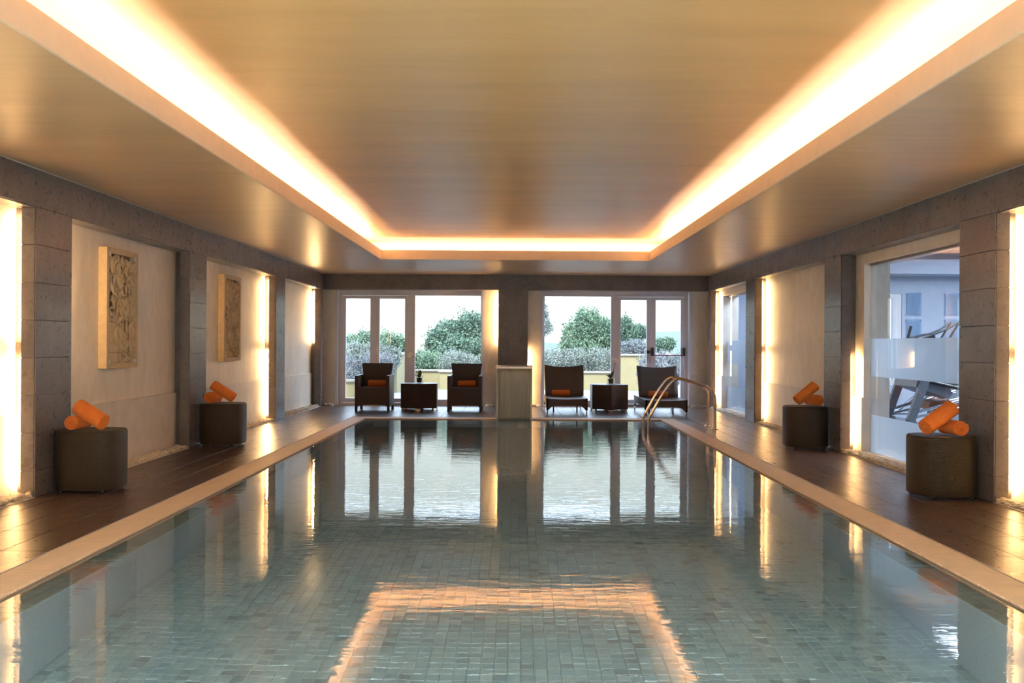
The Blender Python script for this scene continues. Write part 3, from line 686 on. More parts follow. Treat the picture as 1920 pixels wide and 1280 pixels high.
# ================================================================== wicker baskets (woven storage stools)
def basket(loc, mirror, label):
    t = empty('wicker_basket', loc); tag(t, label, 'basket', 'woven towel baskets along the walls')
    a, b_, n = .262, .225, 72; per = []
    for k in range(n + 1):
        th = 2 * PI * k / n; ct, st = math.cos(th), math.sin(th); e = 2 / (3.4 if mirror > 0 else 2.7)
        x = a * math.copysign(abs(ct) ** e, ct); y = b_ * math.copysign(abs(st) ** e, st)
        if y < 0: y -= (.012 if mirror > 0 else .034) * (1 - (x / a) ** 2)             # slightly bowed front
        if y > 0 : x *= (1 - .05 * (y / b_))
        per.append((x * mirror, y))
    zs = [.028, .034, .05, .25, .48, .494, .502, .505]; sc = [.955, .985, 1, 1, 1, .995, .985, .96]
    L = [0]
    for k in range(n): L.append(L[-1] + math.dist(per[k], per[k + 1]))
    vs_, uv = [], []
    for z, s_ in zip(zs, sc):
        for k in range(n + 1): vs_.append((per[k][0] * s_, per[k][1] * s_, z)); uv.append((L[k], z))
    fs = []
    for j in range(len(zs) - 1):
        for k in range(n): q = j * (n + 1) + k; fs.append((q, q + 1, q + n + 2, q + n + 1))
    me = bpy.data.meshes.new('woven_body'); me.from_pydata(vs_, [], fs); me.polygons.foreach_set('use_smooth', [True] * len(fs))
    ul = me.uv_layers.new(name='UVMap')
    for lp_ in me.loops: ul.data[lp_.index].uv = uv[lp_.vertex_index]
    me.materials.append(M['wicker_uv']); me.update(); mesh_obj('woven_body', me, t)
    # lid: woven top with a low rim
    vs_, uv, fs = [], [], []
    for s_, z in ((.97, .503), (.95, .509), (.90, .507), (.4, .506), (.001, .506)):
        for k in range(n): vs_.append((per[k][0] * s_, per[k][1] * s_, z)); uv.append((per[k][0] * s_, per[k][1] * s_))
    for j in range(4):
        for k in range(n): q = j * n; fs.append((q + k, q + (k + 1) % n, q + n + (k + 1) % n, q + n + k))
    me = bpy.data.meshes.new('lid'); me.from_pydata(vs_, [], fs); me.polygons.foreach_set('use_smooth', [True] * len(fs)); ul = me.uv_layers.new(name='UVMap')
    for lp_ in me.loops: ul.data[lp_.index].uv = uv[lp_.vertex_index]
    me.materials.append(M['wicker_uv']); me.update(); mesh_obj('lid', me, t)
    bt = MB(); bt.prism([(p[0] * .95, p[1] * .95) for p in per[:-1]], .026, .030, 'Z'); bt.build('bottom', M['black'], t)
    ft = MB().lathe([(0, 0), (.013, 0), (.016, .028), (0, .028)], 10).mesh('foot', M['black'])
    for (x, y) in ((-.17, -.20), (.17, -.20), (-.17, .17), (.17, .17)): mesh_obj('foot', ft, t, (x, y, 0))
    return t
BK = [((-3.535, 7.86, 0), 1, 'dark woven basket on the left side, nearest the camera'), ((-3.530, 11.38, 0), 1, 'dark woven basket on the left side, farther from the camera'),
      ((3.530, 7.78, 0), -1, 'dark woven basket on the right side, nearest the camera'), ((3.530, 11.42, 0), -1, 'dark woven basket on the right side, farther from the camera')]
for a in BK: basket(*a)

# ---- rolled towels: a real spiral of cloth
def towel_mesh(r, L, thick=.011, mat=None, oval=1.0, seed=0):
    rr = random.Random(seed); turns = (r - .007) / (thick * 1.10); n = int(turns * 22); NL = 8
    cen = []
    for k in range(n + 1):
        t = k / n; th = t * turns * 2 * PI + seed; rad = .006 + (r - thick / 2 - .006) * t
        wob = 1 + .03 * math.sin(th * 1.7 + seed) * (1 - t)
        cen.append((rad * math.cos(th) * wob, rad * math.sin(th) * wob * oval, th))
    q = MB(); hw = thick / 2 * .93
    ends = [-L / 2, -L / 2 + .006, -L / 4, 0, L / 4, L / 2 - .006, L / 2]
    vs_ = []
    for yi, y in enumerate(ends):
        sh = .72 if yi in (0, len(ends) - 1) else 1
        for k, (x, z, th) in enumerate(cen):
            dy = (.004 * math.sin(th * .9 + seed * 2) if yi in (0, 1, 5, 6) else 0)
            if yi in (0, 1): dy -= .012 * (1 - k / n)
            if yi in (5, 6): dy += .012 * (1 - k / n)
            nx, nz = math.cos(th), math.sin(th)
            vs_.append((x + nx * hw * sh, y + dy, z + nz * hw * sh)); vs_.append((x - nx * hw * sh, y + dy, z - nz * hw * sh))
    row = 2 * (n + 1); fs = []
    for j in range(len(ends) - 1):
        for k in range(n):
            a = j * row + 2 * k; fs.append((a, a + row, a + row + 2, a + 2)); fs.append((a + 1, a + 3, a + row + 3, a + row + 1))
        a = j * row + 2 * n; fs.append((a, a + row, a + row + 1, a + 1))
    for k in range(n):
        a = 2 * k; fs.append((a, a + 2, a + 3, a + 1)); a += (len(ends) - 1) * row; fs.append((a, a + 1, a + 3, a + 2))
    q.add(vs_, fs, True); return q.mesh('rolled_towel', mat or M['towel'])
def towel(center, direction, r, L, label, group, mat=None, seed=0, oval=1.0, roll=0):
    o = mesh_obj('rolled_towel', towel_mesh(r, L, .0105, mat, oval, seed)); o.location = center
    d = Vector(direction).normalized(); q = d.to_track_quat('Y', 'Z'); o.rotation_mode = 'QUATERNION'; o.rotation_quaternion = q @ Matrix.Rotation(roll, 3, 'Y').to_quaternion()
    tag(o, label, 'towel', group); return o
TZ = .509
GT = 'orange rolled towels on the baskets'
# left near
towel((-3.630, 7.82, TZ + .066), (.09, 1, 0), .065, .25, 'orange rolled towel lying flat with its spiral end facing out, on the nearest left basket', GT, seed=1)
towel((-3.475, 7.70, .640), (1, -.25, -.54), .070, .275, 'orange rolled towel leaning on the other, on the nearest left basket', GT, seed=2, roll=2.4)
# left far
towel((-3.655, 11.39, TZ + .070), (.16, 1, 0), .069, .25, 'orange rolled towel lying flat, on the farther left basket', GT, seed=3)
towel((-3.510, 11.29, .650), (1, -.12, -.60), .068, .30, 'orange rolled towel leaning on the other, on the farther left basket', GT, seed=4, roll=2.2)
# right near
towel((3.610, 7.75, TZ + .069), (-.09, 1, 0), .068, .27, 'orange rolled towel lying flat with its spiral end facing out, on the nearest right basket', GT, seed=5)
towel((3.465, 7.68, .655), (-1, -.35, -.60), .074, .31, 'orange rolled towel leaning on the other, on the nearest right basket', GT, seed=6, roll=1.0)
# right far
towel((3.645, 11.44, TZ + .072), (-.16, 1, 0), .071, .25, 'orange rolled towel lying flat, on the farther right basket', GT, seed=7)
towel((3.515, 11.33, .668), (-1, -.15, -.78), .070, .30, 'orange rolled towel leaning on the other, on the farther right basket', GT, seed=8, roll=1.2)
c_ = MB(); c_.box(-.06, .06, -.02, .02, 0, .003); o = c_.build('card', M['coping'], None, (3.46, 7.575, TZ)); tag(o, 'small flat card lying on the nearest right basket in front of the towels', 'card')

# ================================================================== carved relief panels
def leaf_mesh(k):
    """a pointed leaf with a raised fold down its middle, 1 long, carved thick"""
    bend = (.0, .12, -.12, .2)[k]; n = 7; q = MB(); vs_ = []
    for i in range(n + 1):
        t = i / n; w = .175 * max(0, math.sin(PI * min(1, t))) ** .8 * (1.15 - .5 * t); cx = bend * math.sin(PI * t)
        vs_ += [(cx - w, t, .0), (cx - w * .9, t, .055), (cx, t, .105 + .05 * math.sin(PI * t)), (cx + w * .9, t, .055), (cx + w, t, .0)]
    fs = []
    for i in range(n):
        for j in range(4): a = i * 5 + j; fs.append((a, a + 1, a + 6, a + 5))
    q.add(vs_, fs, False); return q.mesh('leaf', M['carving'])
leaves = [leaf_mesh(k) for k in range(4)]
def relief(y0, y1, z0, z1, label):
    w, h = y1 - y0, z1 - z0; xw = -(W + .20)
    t = empty('carved_relief', (xw, y0, z0)); tag(t, label, 'relief', 'carved bamboo reliefs on the left wall')
    t.rotation_euler = (PI / 2, 0, PI / 2)     # local x -> +y world, local y -> +z world, local z -> +x world (towards the pool)
    D = .085; f = .055
    q = MB(); q.cbox(0, f, 0, h, 0, D, .004); q.cbox(w - f, w, 0, h, 0, D, .004); q.cbox(f, w - f, 0, f, 0, D, .004); q.cbox(f, w - f, h - f, h, 0, D, .004); q.build('frame', M['carving'], t)
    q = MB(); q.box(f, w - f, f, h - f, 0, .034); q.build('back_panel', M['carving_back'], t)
    for cx in (f + .012, w - f - .012):
        for cy in (f + .012, h - f - .012):
            q = MB(); q.cbox(cx - .02, cx + .02, cy - .02, cy + .02, .03, D + .002, .004); q.build('corner_block', M['plinth'], t)
    rr = random.Random(11)
    for (x, y1_, r) in ((.085, .62, .016), (.125, .50, .018), (.17, .44, .017), (.215, .50, .014), (.265, .34, .015), (.31, .9, .013), (.37, .8, .016), (.43, .9, .014), (.52, .95, .015), (.60, 1.0, .013), (.24, 1.0, .012), (.48, .3, .015), (.66, .7, .012)):
        if x > w - f - .02: continue
        q = MB(); pts = []; yy = f; 
        while yy < min(y1_, h - f): pts += [yy, min(yy + .10, h - f)]; yy += .10
        for i in range(0, len(pts), 2):
            q.tube([(x + .01 * math.sin(pts[i] * 5), pts[i] + .002, .052), (x + .01 * math.sin(pts[i + 1] * 5), pts[i + 1] - .002, .052)], r, 7)
        q.build('bamboo_stalk', M['carving'], t)
    def arch(pts, r=.008):
        P = [Vector((a * w, b_ * h, .074)) for a, b_ in pts]; out = []
        for i in range(len(P) - 1):
            for j in range(5):
                u = j / 5; p0 = P[max(i - 1, 0)]; p1 = P[i]; p2 = P[i + 1]; p3 = P[min(i + 2, len(P) - 1)]
                out.append(.5 * ((2 * p1) + (-p0 + p2) * u + (2 * p0 - 5 * p1 + 4 * p2 - p3) * u * u + (-p0 + 3 * p1 - 3 * p2 + p3) * u ** 3))
        out.append(P[-1]); q = MB(); q.tube(out, r, 7); q.build('stem', M['carving'], t)
    arch([(.30, .38), (.34, .50), (.44, .60), (.60, .62), (.75, .56), (.86, .50)]); arch([(.30, .80), (.45, .87), (.62, .88), (.78, .82), (.86, .78)]); arch([(.14, .56), (.22, .62), (.4, .67), (.55, .70)]); arch([(.30, .38), (.5, .42), (.66, .45)])
    # leaf sprays: (x, y, base angle, count, length)
    sprays = [(.20, .93, -60, 3, .17), (.40, .90, -120, 3, .18), (.66, .93, -100, 3, .17), (.86, .90, -150, 3, .15), (.32, .80, 200, 4, .19), (.34, .80, -30, 3, .19), (.62, .87, -100, 3, .18), (.86, .80, -140, 3, .16),
              (.14, .72, -70, 3, .17), (.60, .73, 150, 3, .18), (.62, .73, 10, 3, .17), (.86, .70, 120, 2, .15), (.40, .66, 60, 3, .17), (.62, .60, -60, 3, .19), (.18, .60, -30, 3, .17), (.14, .50, -20, 2, .15),
              (.76, .56, -110, 3, .18), (.45, .52, -80, 3, .16), (.55, .46, 0, 2, .16), (.30, .38, 140, 2, .16), (.34, .36, -40, 4, .21), (.50, .30, -70, 3, .18), (.84, .40, -80, 3, .18), (.84, .44, 110, 2, .16), (.72, .30, 30, 3, .16),
              (.62, .22, 170, 3, .14), (.84, .24, -90, 3, .19), (.78, .26, 50, 2, .16), (.66, .10, -150, 3, .17), (.70, .12, -50, 3, .17), (.84, .14, -110, 2, .15), (.50, .14, 60, 2, .14), (.40, .95, -90, 3, .14), (.14, .88, -80, 3, .15), (.50, .68, -90, 3, .16), (.30, .70, -100, 3, .15), (.84, .62, -110, 3, .16), (.14, .64, 60, 2, .14), (.60, .40, 100, 3, .15), (.44, .24, -60, 2, .13), (.84, .52, 150, 3, .15), (.72, .82, 60, 2, .15), (.46, .78, -60, 2, .17), (.22, .84, 100, 2, .14), (.5, .95, -70, 2, .14)]
    for (sx0, sy0, ang, cnt, ln) in sprays:
        for i in range(cnt):
            a = math.radians(ang + (i - (cnt - 1) / 2) * 38 + rr.uniform(-8, 8)); l_ = ln * rr.uniform(.8, 1.05) * (.92)
            x, y = sx0 * w, sy0 * h; ex, ey = x + math.cos(a) * l_, y + math.sin(a) * l_
            l_ *= min(1, 1 if f < ex < w - f and f < ey < h - f else .62)
            o = mesh_obj('leaf', rr.choice(leaves), t); z = .052 + rr.uniform(0, .020)
            o.matrix_basis = Matrix.Translation((x, y, z)) @ Matrix.Rotation(a - PI / 2, 4, 'Z') @ Matrix.Rotation(rr.uniform(-.06, .10), 4, 'X') @ Matrix.Diagonal((l_, l_, l_ * 1.0, 1))
relief(9.02, 9.76, .98, 2.156, 'carved bamboo leaf relief panel on the left wall, nearest the camera')
relief(12.66, 13.43, .985, 2.165, 'carved bamboo leaf relief panel on the left wall, farther one')

# ================================================================== armchairs
def armchair(loc, label):
    t = empty('wicker_armchair', loc); tag(t, label, 'armchair', 'square wicker armchairs facing the pool')
    w, d = .315, .66
    # front panel with shallow arch below
    arch = [(-w + .05, .09), (-w + .07, .115), (0, .125), (w - .07, .115), (w - .05, .09)]
    q = MB(); q.prism([(-w + .001, .44), (w - .001, .44), (w - .001, .09)] + arch[::-1] + [(-w + .001, .09)], 0, .035, 'Y'); q.build('front_panel', M['wicker'], t)
    for s_ in (-1, 1):
        q = MB(); x0, x1 = sorted((s_ * w, s_ * (w - .062))); q.prism([(0.036, .09), (d, .09), (d, .66), (.0, .655), (.0, .44), (.036, .44)], x0, x1, 'X'); q.build('armrest', M['wicker'], t)
    for s_ in (-1, 1):
        for y in (.004, d - .055):
            q = MB(); x0, x1 = sorted((s_ * w, s_ * (w - .045))); q.cbox(x0, x1, y, y + .05, 0, .09, .004); q.build('leg', M['wicker'], t)
    q = MB(); q.cbox(-w + .063, w - .063, .036, d - .09, .40, .438, .008); q.build('seat', M['wicker'], t)
    q = MB(); q.box(-w + .063, w - .063, .036, d - .02, .12, .15); q.build('underframe', M['wicker'], t)
    mt = Matrix.Translation((0, d - .10, .16)) @ Matrix.Rotation(-.13, 4, 'X')
    q = MB(); q.prism([(-w + .064, 0), (w - .064, 0), (w - .064, .44), (w - .022, .715), (-w + .022, .715), (-w + .064, .44)], 0, .055, 'Y', m=mt); q.build('backrest', M['wicker'], t)
    return t
armchair((-2.595, 17.05, 0), 'dark wicker armchair left of the small table, in front of the left glass doors')
armchair((-.915, 17.05, 0), 'dark wicker armchair right of the small table, nearest the waterfall')
GP = 'terracotta rolled towels on the seats'
towel((-2.55, 17.37, .438 + .066), (1, 0, 0), .066, .32, 'terracotta rolled towel on the left armchair', GP, M['towel_dark'], 11)
towel((-.89, 17.37, .438 + .066), (1, 0, 0), .066, .32, 'terracotta rolled towel on the armchair nearest the waterfall', GP, M['towel_dark'], 12)

# ---- six-sided side tables
def side_table(loc, label, rot):
    t = empty('side_table', loc); tag(t, label, 'side table', 'six sided wicker side tables'); r = .385
    hexa = lambda rr_: [(rr_ * math.sin(k * PI / 3), -rr_ * math.cos(k * PI / 3)) for k in range(6)]
    b = empty('body', parent=t); b.name = 'woven_body'
    me = MB(); me.prism([(-r / 2 + .002, 0), (r / 2 - .002, 0), (r / 2 - .014, .022), (-r / 2 + .014, .022)], .045, .485, 'Z'); pm = me.mesh('side_panel', M['wicker'])
    for k in range(6):
        a = k * PI / 3 + PI / 6; ap = r * math.cos(PI / 6)
        o = mesh_obj('side_panel', pm, t); o.location = (ap * math.sin(a), -ap * math.cos(a), 0); o.rotation_euler = (0, 0, a)
    bpy.data.objects.remove(b)
    q = MB(); q.prism(hexa(r + .002), .485, .500, 'Z'); q.build('table_top', M['wicker'], t)
    q = MB(); q.prism(hexa(r - .03), .046, .056, 'Z'); q.build('base_board', M['black'], t)
    fm = MB().cbox(-.05, .05, -.02, .02, 0, .046, .004).mesh('foot', M['rail_steel'])
    for k in range(6):
        o = mesh_obj('foot', fm, t); a = k * PI / 3; o.location = ((r - .055) * math.sin(a), -(r - .055) * math.cos(a), 0); o.rotation_euler = (0, 0, a)
    t.rotation_euler = (0, 0, rot); return t
side_table((-1.79, 17.62, 0), 'dark six sided wicker side table between the two armchairs', .02)
side_table((1.76, 17.60, 0), 'dark six sided wicker side table between the two loungers', .03)
# ---- orchids
def orchid(loc, stem, flowers, label, leafs):
    t = empty('potted_orchid', loc); tag(t, label, 'orchid', 'white orchids in glass vases')
    a, h = .072, .118; q = MB()
    q.prism([(-a, -a), (a, -a), (a, a), (-a, a)], 0, .012, 'Z')
    for (x0, x1, y0, y1) in ((-a, a, -a, -a + .006), (-a, a, a - .006, a), (-a, -a + .006, -a + .006, a - .006), (a - .006, a, -a + .006, a - .006)): q.box(x0, x1, y0, y1, .012, h)
    q.build('glass_vase', M['glass'], t)
    q = MB(); q.lathe([(0, .013), (.040, .013), (.050, .10), (0, .104)], 14); q.build('soil', M['soil'], t)
    q = MB(); pts = [Vector(p) for p in stem]; out = []
    for i in range(len(pts) - 1):
        for j in range(6):
            u = j / 6; p0 = pts[max(i - 1, 0)]; p1 = pts[i]; p2 = pts[i + 1]; p3 = pts[min(i + 2, len(pts) - 1)]
            out.append(.5 * ((2 * p1) + (-p0 + p2) * u + (2 * p0 - 5 * p1 + 4 * p2 - p3) * u * u + (-p0 + 3 * p1 - 3 * p2 + p3) * u ** 3))
    out.append(pts[-1]); q.tube(out, .0045, 6); q.build('stem', M['bark'], t)
    for (ang, lean, ln, wd) in leafs:
        q = MB(); vs_ = []; n = 8
        for i in range(n + 1):
            u = i / n; wv = wd * math.sin(PI * (u * .92 + .06)) ** .7; z = .10 + ln * u * math.cos(lean * u); x = ln * u * math.sin(lean * (.4 + .6 * u))
            c, s = math.cos(ang), math.sin(ang)
            for v_, dz in ((-1, .0), (-.5, -.004), (0, -.008), (.5, -.004), (1, 0)):
                px, py = x, v_ * wv; vs_.append((px * c - py * s * .35, px * s + py * c - 0, z + dz)) if abs(s) > .5 else vs_.append((px * c + py * .9, px * s + dz, z))
        fs = [(i * 5 + j, i * 5 + j + 1, i * 5 + j + 6, i * 5 + j + 5) for i in range(n) for j in range(4)]
        q.add(vs_, fs, True); o = q.build('leaf', M['leaf_orchid'], t); sm = o.modifiers.new('thick', 'SOLIDIFY'); sm.thickness = .003
    for (fx, fy, fz, r) in flowers:
        q = MB()
        for k in range(5):
            a = 2 * PI * k / 5 + .3; vs_ = []; n = 5
            for i in range(n + 1):
                u = i / n; wv = r * .42 * math.sin(PI * (u * .85 + .1)); rr = r * u; z = -.25 * r * u * u
                for v_ in (-1, 0, 1):
                    X = rr * math.cos(a) - v_ * wv * math.sin(a); Z = rr * math.sin(a) + v_ * wv * math.cos(a); vs_.append((fx + X, fy + z + .1 * abs(v_) * r, fz + Z))
            q.add(vs_, [(i * 3 + j, i * 3 + j + 1, i * 3 + j + 4, i * 3 + j + 3) for i in range(n) for j in range(2)], True)
        q.lathe([(0, -.006), (r * .16, 0), (0, .012)], 8, m=Matrix.Translation((fx, fy, fz)) @ Matrix.Rotation(PI / 2, 4, 'X'))
        o = q.build('flower', M['petal'], t); sm = o.modifiers.new('thick', 'SOLIDIFY'); sm.thickness = .002
    return t
orchid((-1.79, 17.55, .50), [(0, 0, .10), (-.02, 0, .25), (-.03, 0, .40), (-.06, 0, .46), (-.15, -.01, .53)], [(-.165, -.02, .535, .044), (-.190, -.03, .52, .040), (-.17, -.02, .512, .022)], 'potted white orchid with one bent stem in a square glass vase, between the armchairs', [(.3, .15, .15, .040), (PI - .2, 1.1, .10, .022), (0, 1.2, .08, .018)])
orchid((1.79, 17.55, .50), [(0, 0, .10), (.04, 0, .22), (.07, 0, .34), (.09, 0, .42), (.08, -.01, .46)], [(.055, -.02, .475, .032), (.095, -.02, .46, .040), (.115, -.03, .43, .042), (.09, -.02, .425, .024)], 'potted white orchid with an upright flower spray in a glass vase, between the loungers', [(.2, .35, .16, .030), (PI - .1, .9, .12, .030), (PI, .3, .10, .03)])

# ================================================================== loungers
def lounger(loc, label, yaw=0):
    t = empty('wicker_lounger', loc, yaw); tag(t, label, 'lounger', 'chevron woven loungers facing the pool'); w, L = .365, 1.62
    # seat: gently dished slab
    q = MB(); n = 10; vs_ = []
    for y in (0.0, .03, .4, .9, .92):
        for i in range(n + 1):
            x = -w + 2 * w * i / n; zz = .288 - .018 * (1 - (x / w) ** 2) + (0 if y else -.004); vs_.append((x, y, zz))
    fs = [(j * (n + 1) + i, j * (n + 1) + i + 1, (j + 1) * (n + 1) + i + 1, (j + 1) * (n + 1) + i) for j in range(4) for i in range(n)]
    q.add(vs_, fs, True); o = q.build('seat', M['chevron'], t); sm = o.modifiers.new('thick', 'SOLIDIFY'); sm.thickness = .03; sm.offset = -1
    # aprons with arched undersides
    def apron(hw, top=.285, low=.075, mid=.155, leg=.035, nn=14):
        pts = [(-hw, top), (hw, top), (hw, low), (hw - leg, low)]
        for i in range(nn + 1):
            u = 1 - 2 * i / nn; x = (hw - leg) * u; z = mid - (mid - low) * abs(u) ** 7 if abs(u) < .999 else low; pts.append((x, z))
        return pts + [(-hw + leg, low), (-hw, low)]
    pts = apron(w); dish = [(x, (.285 - .018 * (1 - (x / w) ** 2))) for x in [w - 2 * w * i / 10 for i in range(11)]]
    q = MB(); q.prism([(-p[0], p[1]) for p in dish] + pts[2:], 0, .028, 'Y'); q.build('front_apron', M['chevron'], t)
    for s_ in (-1, 1):
        q = MB(); x0, x1 = sorted((s_ * w, s_ * (w - .026))); q.prism([(p[0] * L / 2 / .365 * (.365 / .365) + L / 2, p[1]) for p in apron(.365, leg=.016)], x0, x1, 'X'); q.build('side_apron', M['chevron'], t)
    fm = MB().lathe([(0, 0), (.010, 0), (.014, .08), (0, .08)], 10).mesh('leg', M['steel'])
    for s_ in (-1, 1):
        for y in (.016, L - .016): mesh_obj('leg', fm, t, (s_ * (w - .016), y, 0))
    lm = MB().lathe([(0, 0), (.013, 0), (.013, .25), (0, .25)], 10).mesh('leg', M['black'])
    for s_ in (-1, 1): mesh_obj('leg', lm, t, (s_ * .215, .62, 0))
    q = MB(); q.cbox(-.23, .23, .60, .64, .235, .262, .004); q.box(-w + .026, w - .026, L - .06, L - .03, .20, .24); q.build('cross_bar', M['black'], t)
    # raised backrest: curved slab
    ang = math.radians(25); mt = Matrix.Translation((0, .90, .272)) @ Matrix.Rotation(-ang, 4, 'X'); q = MB(); vs_ = []; HH = .645
    for j in range(7):
        v_ = j / 6; ww = .352 + .018 * v_
        for i in range(n + 1):
            u = -1 + 2 * i / n; x = ww * u; z = HH * v_ - .020 * v_ * (1 - u * u); y = .05 * (1 - u * u) - .03 * math.sin(PI * v_); vs_.append(tuple(mt @ Vector((x, y, z))))
    fs = [(j * (n + 1) + i, j * (n + 1) + i + 1, (j + 1) * (n + 1) + i + 1, (j + 1) * (n + 1) + i) for j in range(6) for i in range(n)]
    q.add(vs_, fs, True); o = q.build('backrest', M['chevron'], t); sm = o.modifiers.new('thick', 'SOLIDIFY'); sm.thickness = .028
    q = MB(); q.tube([(-.2, 1.02, .55), (-.2, 1.35, .25)], .010, 8); q.tube([(.2, 1.02, .55), (.2, 1.35, .25)], .010, 8); q.tube([(-w + .03, 1.35, .25), (w - .03, 1.35, .25)], .010, 8); q.build('prop_stay', M['black'], t)
    return t
lounger((.925, 16.62, 0), 'dark chevron woven lounger with raised back, nearest the waterfall')
lounger((2.635, 16.30, 0), 'dark chevron woven lounger with raised back, behind the pool handrails')
towel((.855, 17.40, .275 + .066), (1, 0, 0), .066, .32, 'terracotta rolled towel on the lounger nearest the waterfall', GP, M['towel_dark'], 13)
towel((2.60, 17.05, .275 + .066), (1, 0, 0), .066, .34, 'terracotta rolled towel on the lounger behind the handrails', GP, M['towel_dark'], 14)

# ================================================================== waterfall spout
t = empty('waterfall_spout', (-.012, 16.10, 0)); tag(t, 'broad steel waterfall spout pouring a sheet of water at the far end of the pool', 'waterfall')
q = MB(); hw = .305
prof = [(.34, .0), (.34, .80)] + [(.34 - .10 * math.sin(a) * 1.0 - .0, .80 + .075 * (1 - math.cos(a)) * 1.0) for a in (0.4, .8, 1.2, 1.57)] + [(-.50, .875), (-.515, .868), (-.515, .815), (-.505, .810), (.20, .810), (.26, .78), (.26, 0)]
q.prism([(y, z) for y, z in prof], -hw, hw, 'X'); q.build('spout', M['steel'], t)
q = MB(); q.cbox(-hw - .02, hw + .02, .22, .38, 0, .012, .003); q.build('base_plate', M['steel'], t)
# sheet of water, pinched a little, thicker at both edges
q = MB(); n = 24; NZ = 14; vs_ = []
for j in range(NZ + 1):
    v_ = j / NZ; z = .835 - (.835 + .02) * v_; y0 = -.522 - .045 * math.sqrt(v_)
    for i in range(n + 1):
        u = -1 + 2 * i / n; ed_ = .022 * math.exp(-((abs(u) - .93) / .06) ** 2); x = u * (.298 - .012 * v_)
        vs_.append((x, y0 - ed_ + .004 * math.sin(u * 23), z))
fs = [(j * (n + 1) + i, j * (n + 1) + i + 1, (j + 1) * (n + 1) + i + 1, (j + 1) * (n + 1) + i) for j in range(NZ) for i in range(n)]
q.add(vs_, fs, True); wf = q.build('water_sheet', M['fall'], t); sm = wf.modifiers.new('thick', 'SOLIDIFY'); sm.thickness = .012; sm.offset = 1

for s_ in (-1, 1):
    q = MB(); q.tube([(s_ * (.288 - .010 * (k / 8)), -.530 - .046 * math.sqrt(k / 8), .835 - .855 * k / 8) for k in range(9)], .014, 8, radii=[.010 + .008 * k / 8 for k in range(9)]); q.build('water_edge', M['fall_edge'], t)
# ================================================================== pool handrails
def handrail(y, label, yw):
    t = empty('handrail', (2.95, y, 0)); tag(t, label, 'handrail', 'bent steel pool handrails')
    key = [(0, 0, 0), (0, 0, .42), (-.03, 0, .55), (-.13, 0, .63), (-.30, 0, .685), (-.47, 0, .735), (-.56, 0, .74), (-.65, 0, .68), (-.78, 0, .50), (-.93, 0, .24), (-.975, 0, .15), (-.985, 0, .05), (-.985, 0, -.55)]
    P = [Vector(p) for p in key]; out = []
    for i in range(len(P) - 1):
        for j in range(5):
            u = j / 5; p0 = P[max(i - 1, 0)]; p1 = P[i]; p2 = P[i + 1]; p3 = P[min(i + 2, len(P) - 1)]
            if i in (0, 11): out.append(p1.lerp(p2, u)); continue
            out.append(.5 * ((2 * p1) + (-p0 + p2) * u + (2 * p0 - 5 * p1 + 4 * p2 - p3) * u * u + (-p0 + 3 * p1 - 3 * p2 + p3) * u ** 3))
    out.append(P[-1]); q = MB(); q.tube(out, .0215, 14); q.build('rail', M['rail_steel'], t)
    q = MB(); q.lathe([(0, .0), (.055, .0), (.052, .008), (.030, .016), (.0215, .020)], 20); q.build('flange', M['rail_steel'], t)
handrail(13.84, 'bent steel pool handrail, nearer of the pair', 0); handrail(14.36, 'bent steel pool handrail, farther of the pair', 0)

# ================================================================== gym machines
t = empty('cross_trainer', (5.95, 13.15, 0)); tag(t, 'black and silver cross trainer with tall handles behind the gym glass', 'cross trainer')
q = MB(); q.cbox(-.30, .30, -.9, -.82, 0, .07, .01); q.cbox(-.30, .30, .82, .9, 0, .07, .01); q.cbox(-.05, .05, -.85, .85, .03, .11, .01); q.build('base', M['silver'], t)
q = MB(); q.prism([(x, z) for x, z in [(.42 * math.cos(a) * .9 + .30, .42 + .38 * math.sin(a)) for a in [2 * PI * k / 28 for k in range(28)]]], -.09, .09, 'Y'); q.build('flywheel_housing', M['black'], t)
q = MB(); q.prism([(x, z) for x, z in [(.30 * math.cos(a) + .30, .42 + .30 * math.sin(a)) for a in [2 * PI * k / 28 for k in range(28)]]], -.10, -.091, 'Y'); q.build('silver_disc', M['silver'], t)
q = MB(); q.tube([(-.10, 0, .10), (-.18, 0, .95), (-.10, 0, 1.30)], .05, 10); q.build('column', M['silver'], t)
q = MB(); q.cbox(-.05, .22, -.16, .16, 1.28, 1.42, .03, Matrix.Translation((.0, 0, 0)) @ Matrix.Rotation(-.25, 4, 'Y')); q.build('console', M['black'], t)
for y, a in ((-.24, 0), (.24, .10)):
    q = MB(); q.tube([(-.12, y, .55), (-.10 + a, y, 1.05), (.02 + a, y, 1.35), (.16 + a, y, 1.58)], .015, 8); q.tube([(-.46 + a, y * .9, 1.30), (.0 + a, y * .95, 1.48), (.16 + a, y, 1.585)], .013, 8); q.build('handle', M['black'], t)
    q = MB(); q.tube([(-.12, y, .62), (-.5, y * .8, .34), (-.78, y * .6, .30)], .022, 8); q.cbox(-.80, -.45, y * .7 - .07, y * .7 + .07, .30, .34, .01); q.build('pedal_arm', M['silver'], t)
q = MB(); q.tube([(-.55, -.15, 1.2), (-.47, -.15, 1.52)], .020, 8); q.build('side_grip', M['black'], t)
t = empty('treadmill', (5.20, 11.9, 0)); tag(t, 'silver and black treadmill behind the lower clear band of the gym glass', 'treadmill')
q = MB(); q.cbox(-.35, .85, -.36, .36, .10, .20, .02); q.build('deck', M['black'], t)
q = MB(); q.prism([(-.55, .05), (-.20, .05), (-.20, .26), (-.30, .34), (-.50, .30)], -.38, .38, 'Y'); q.build('motor_hood', M['silver'], t)
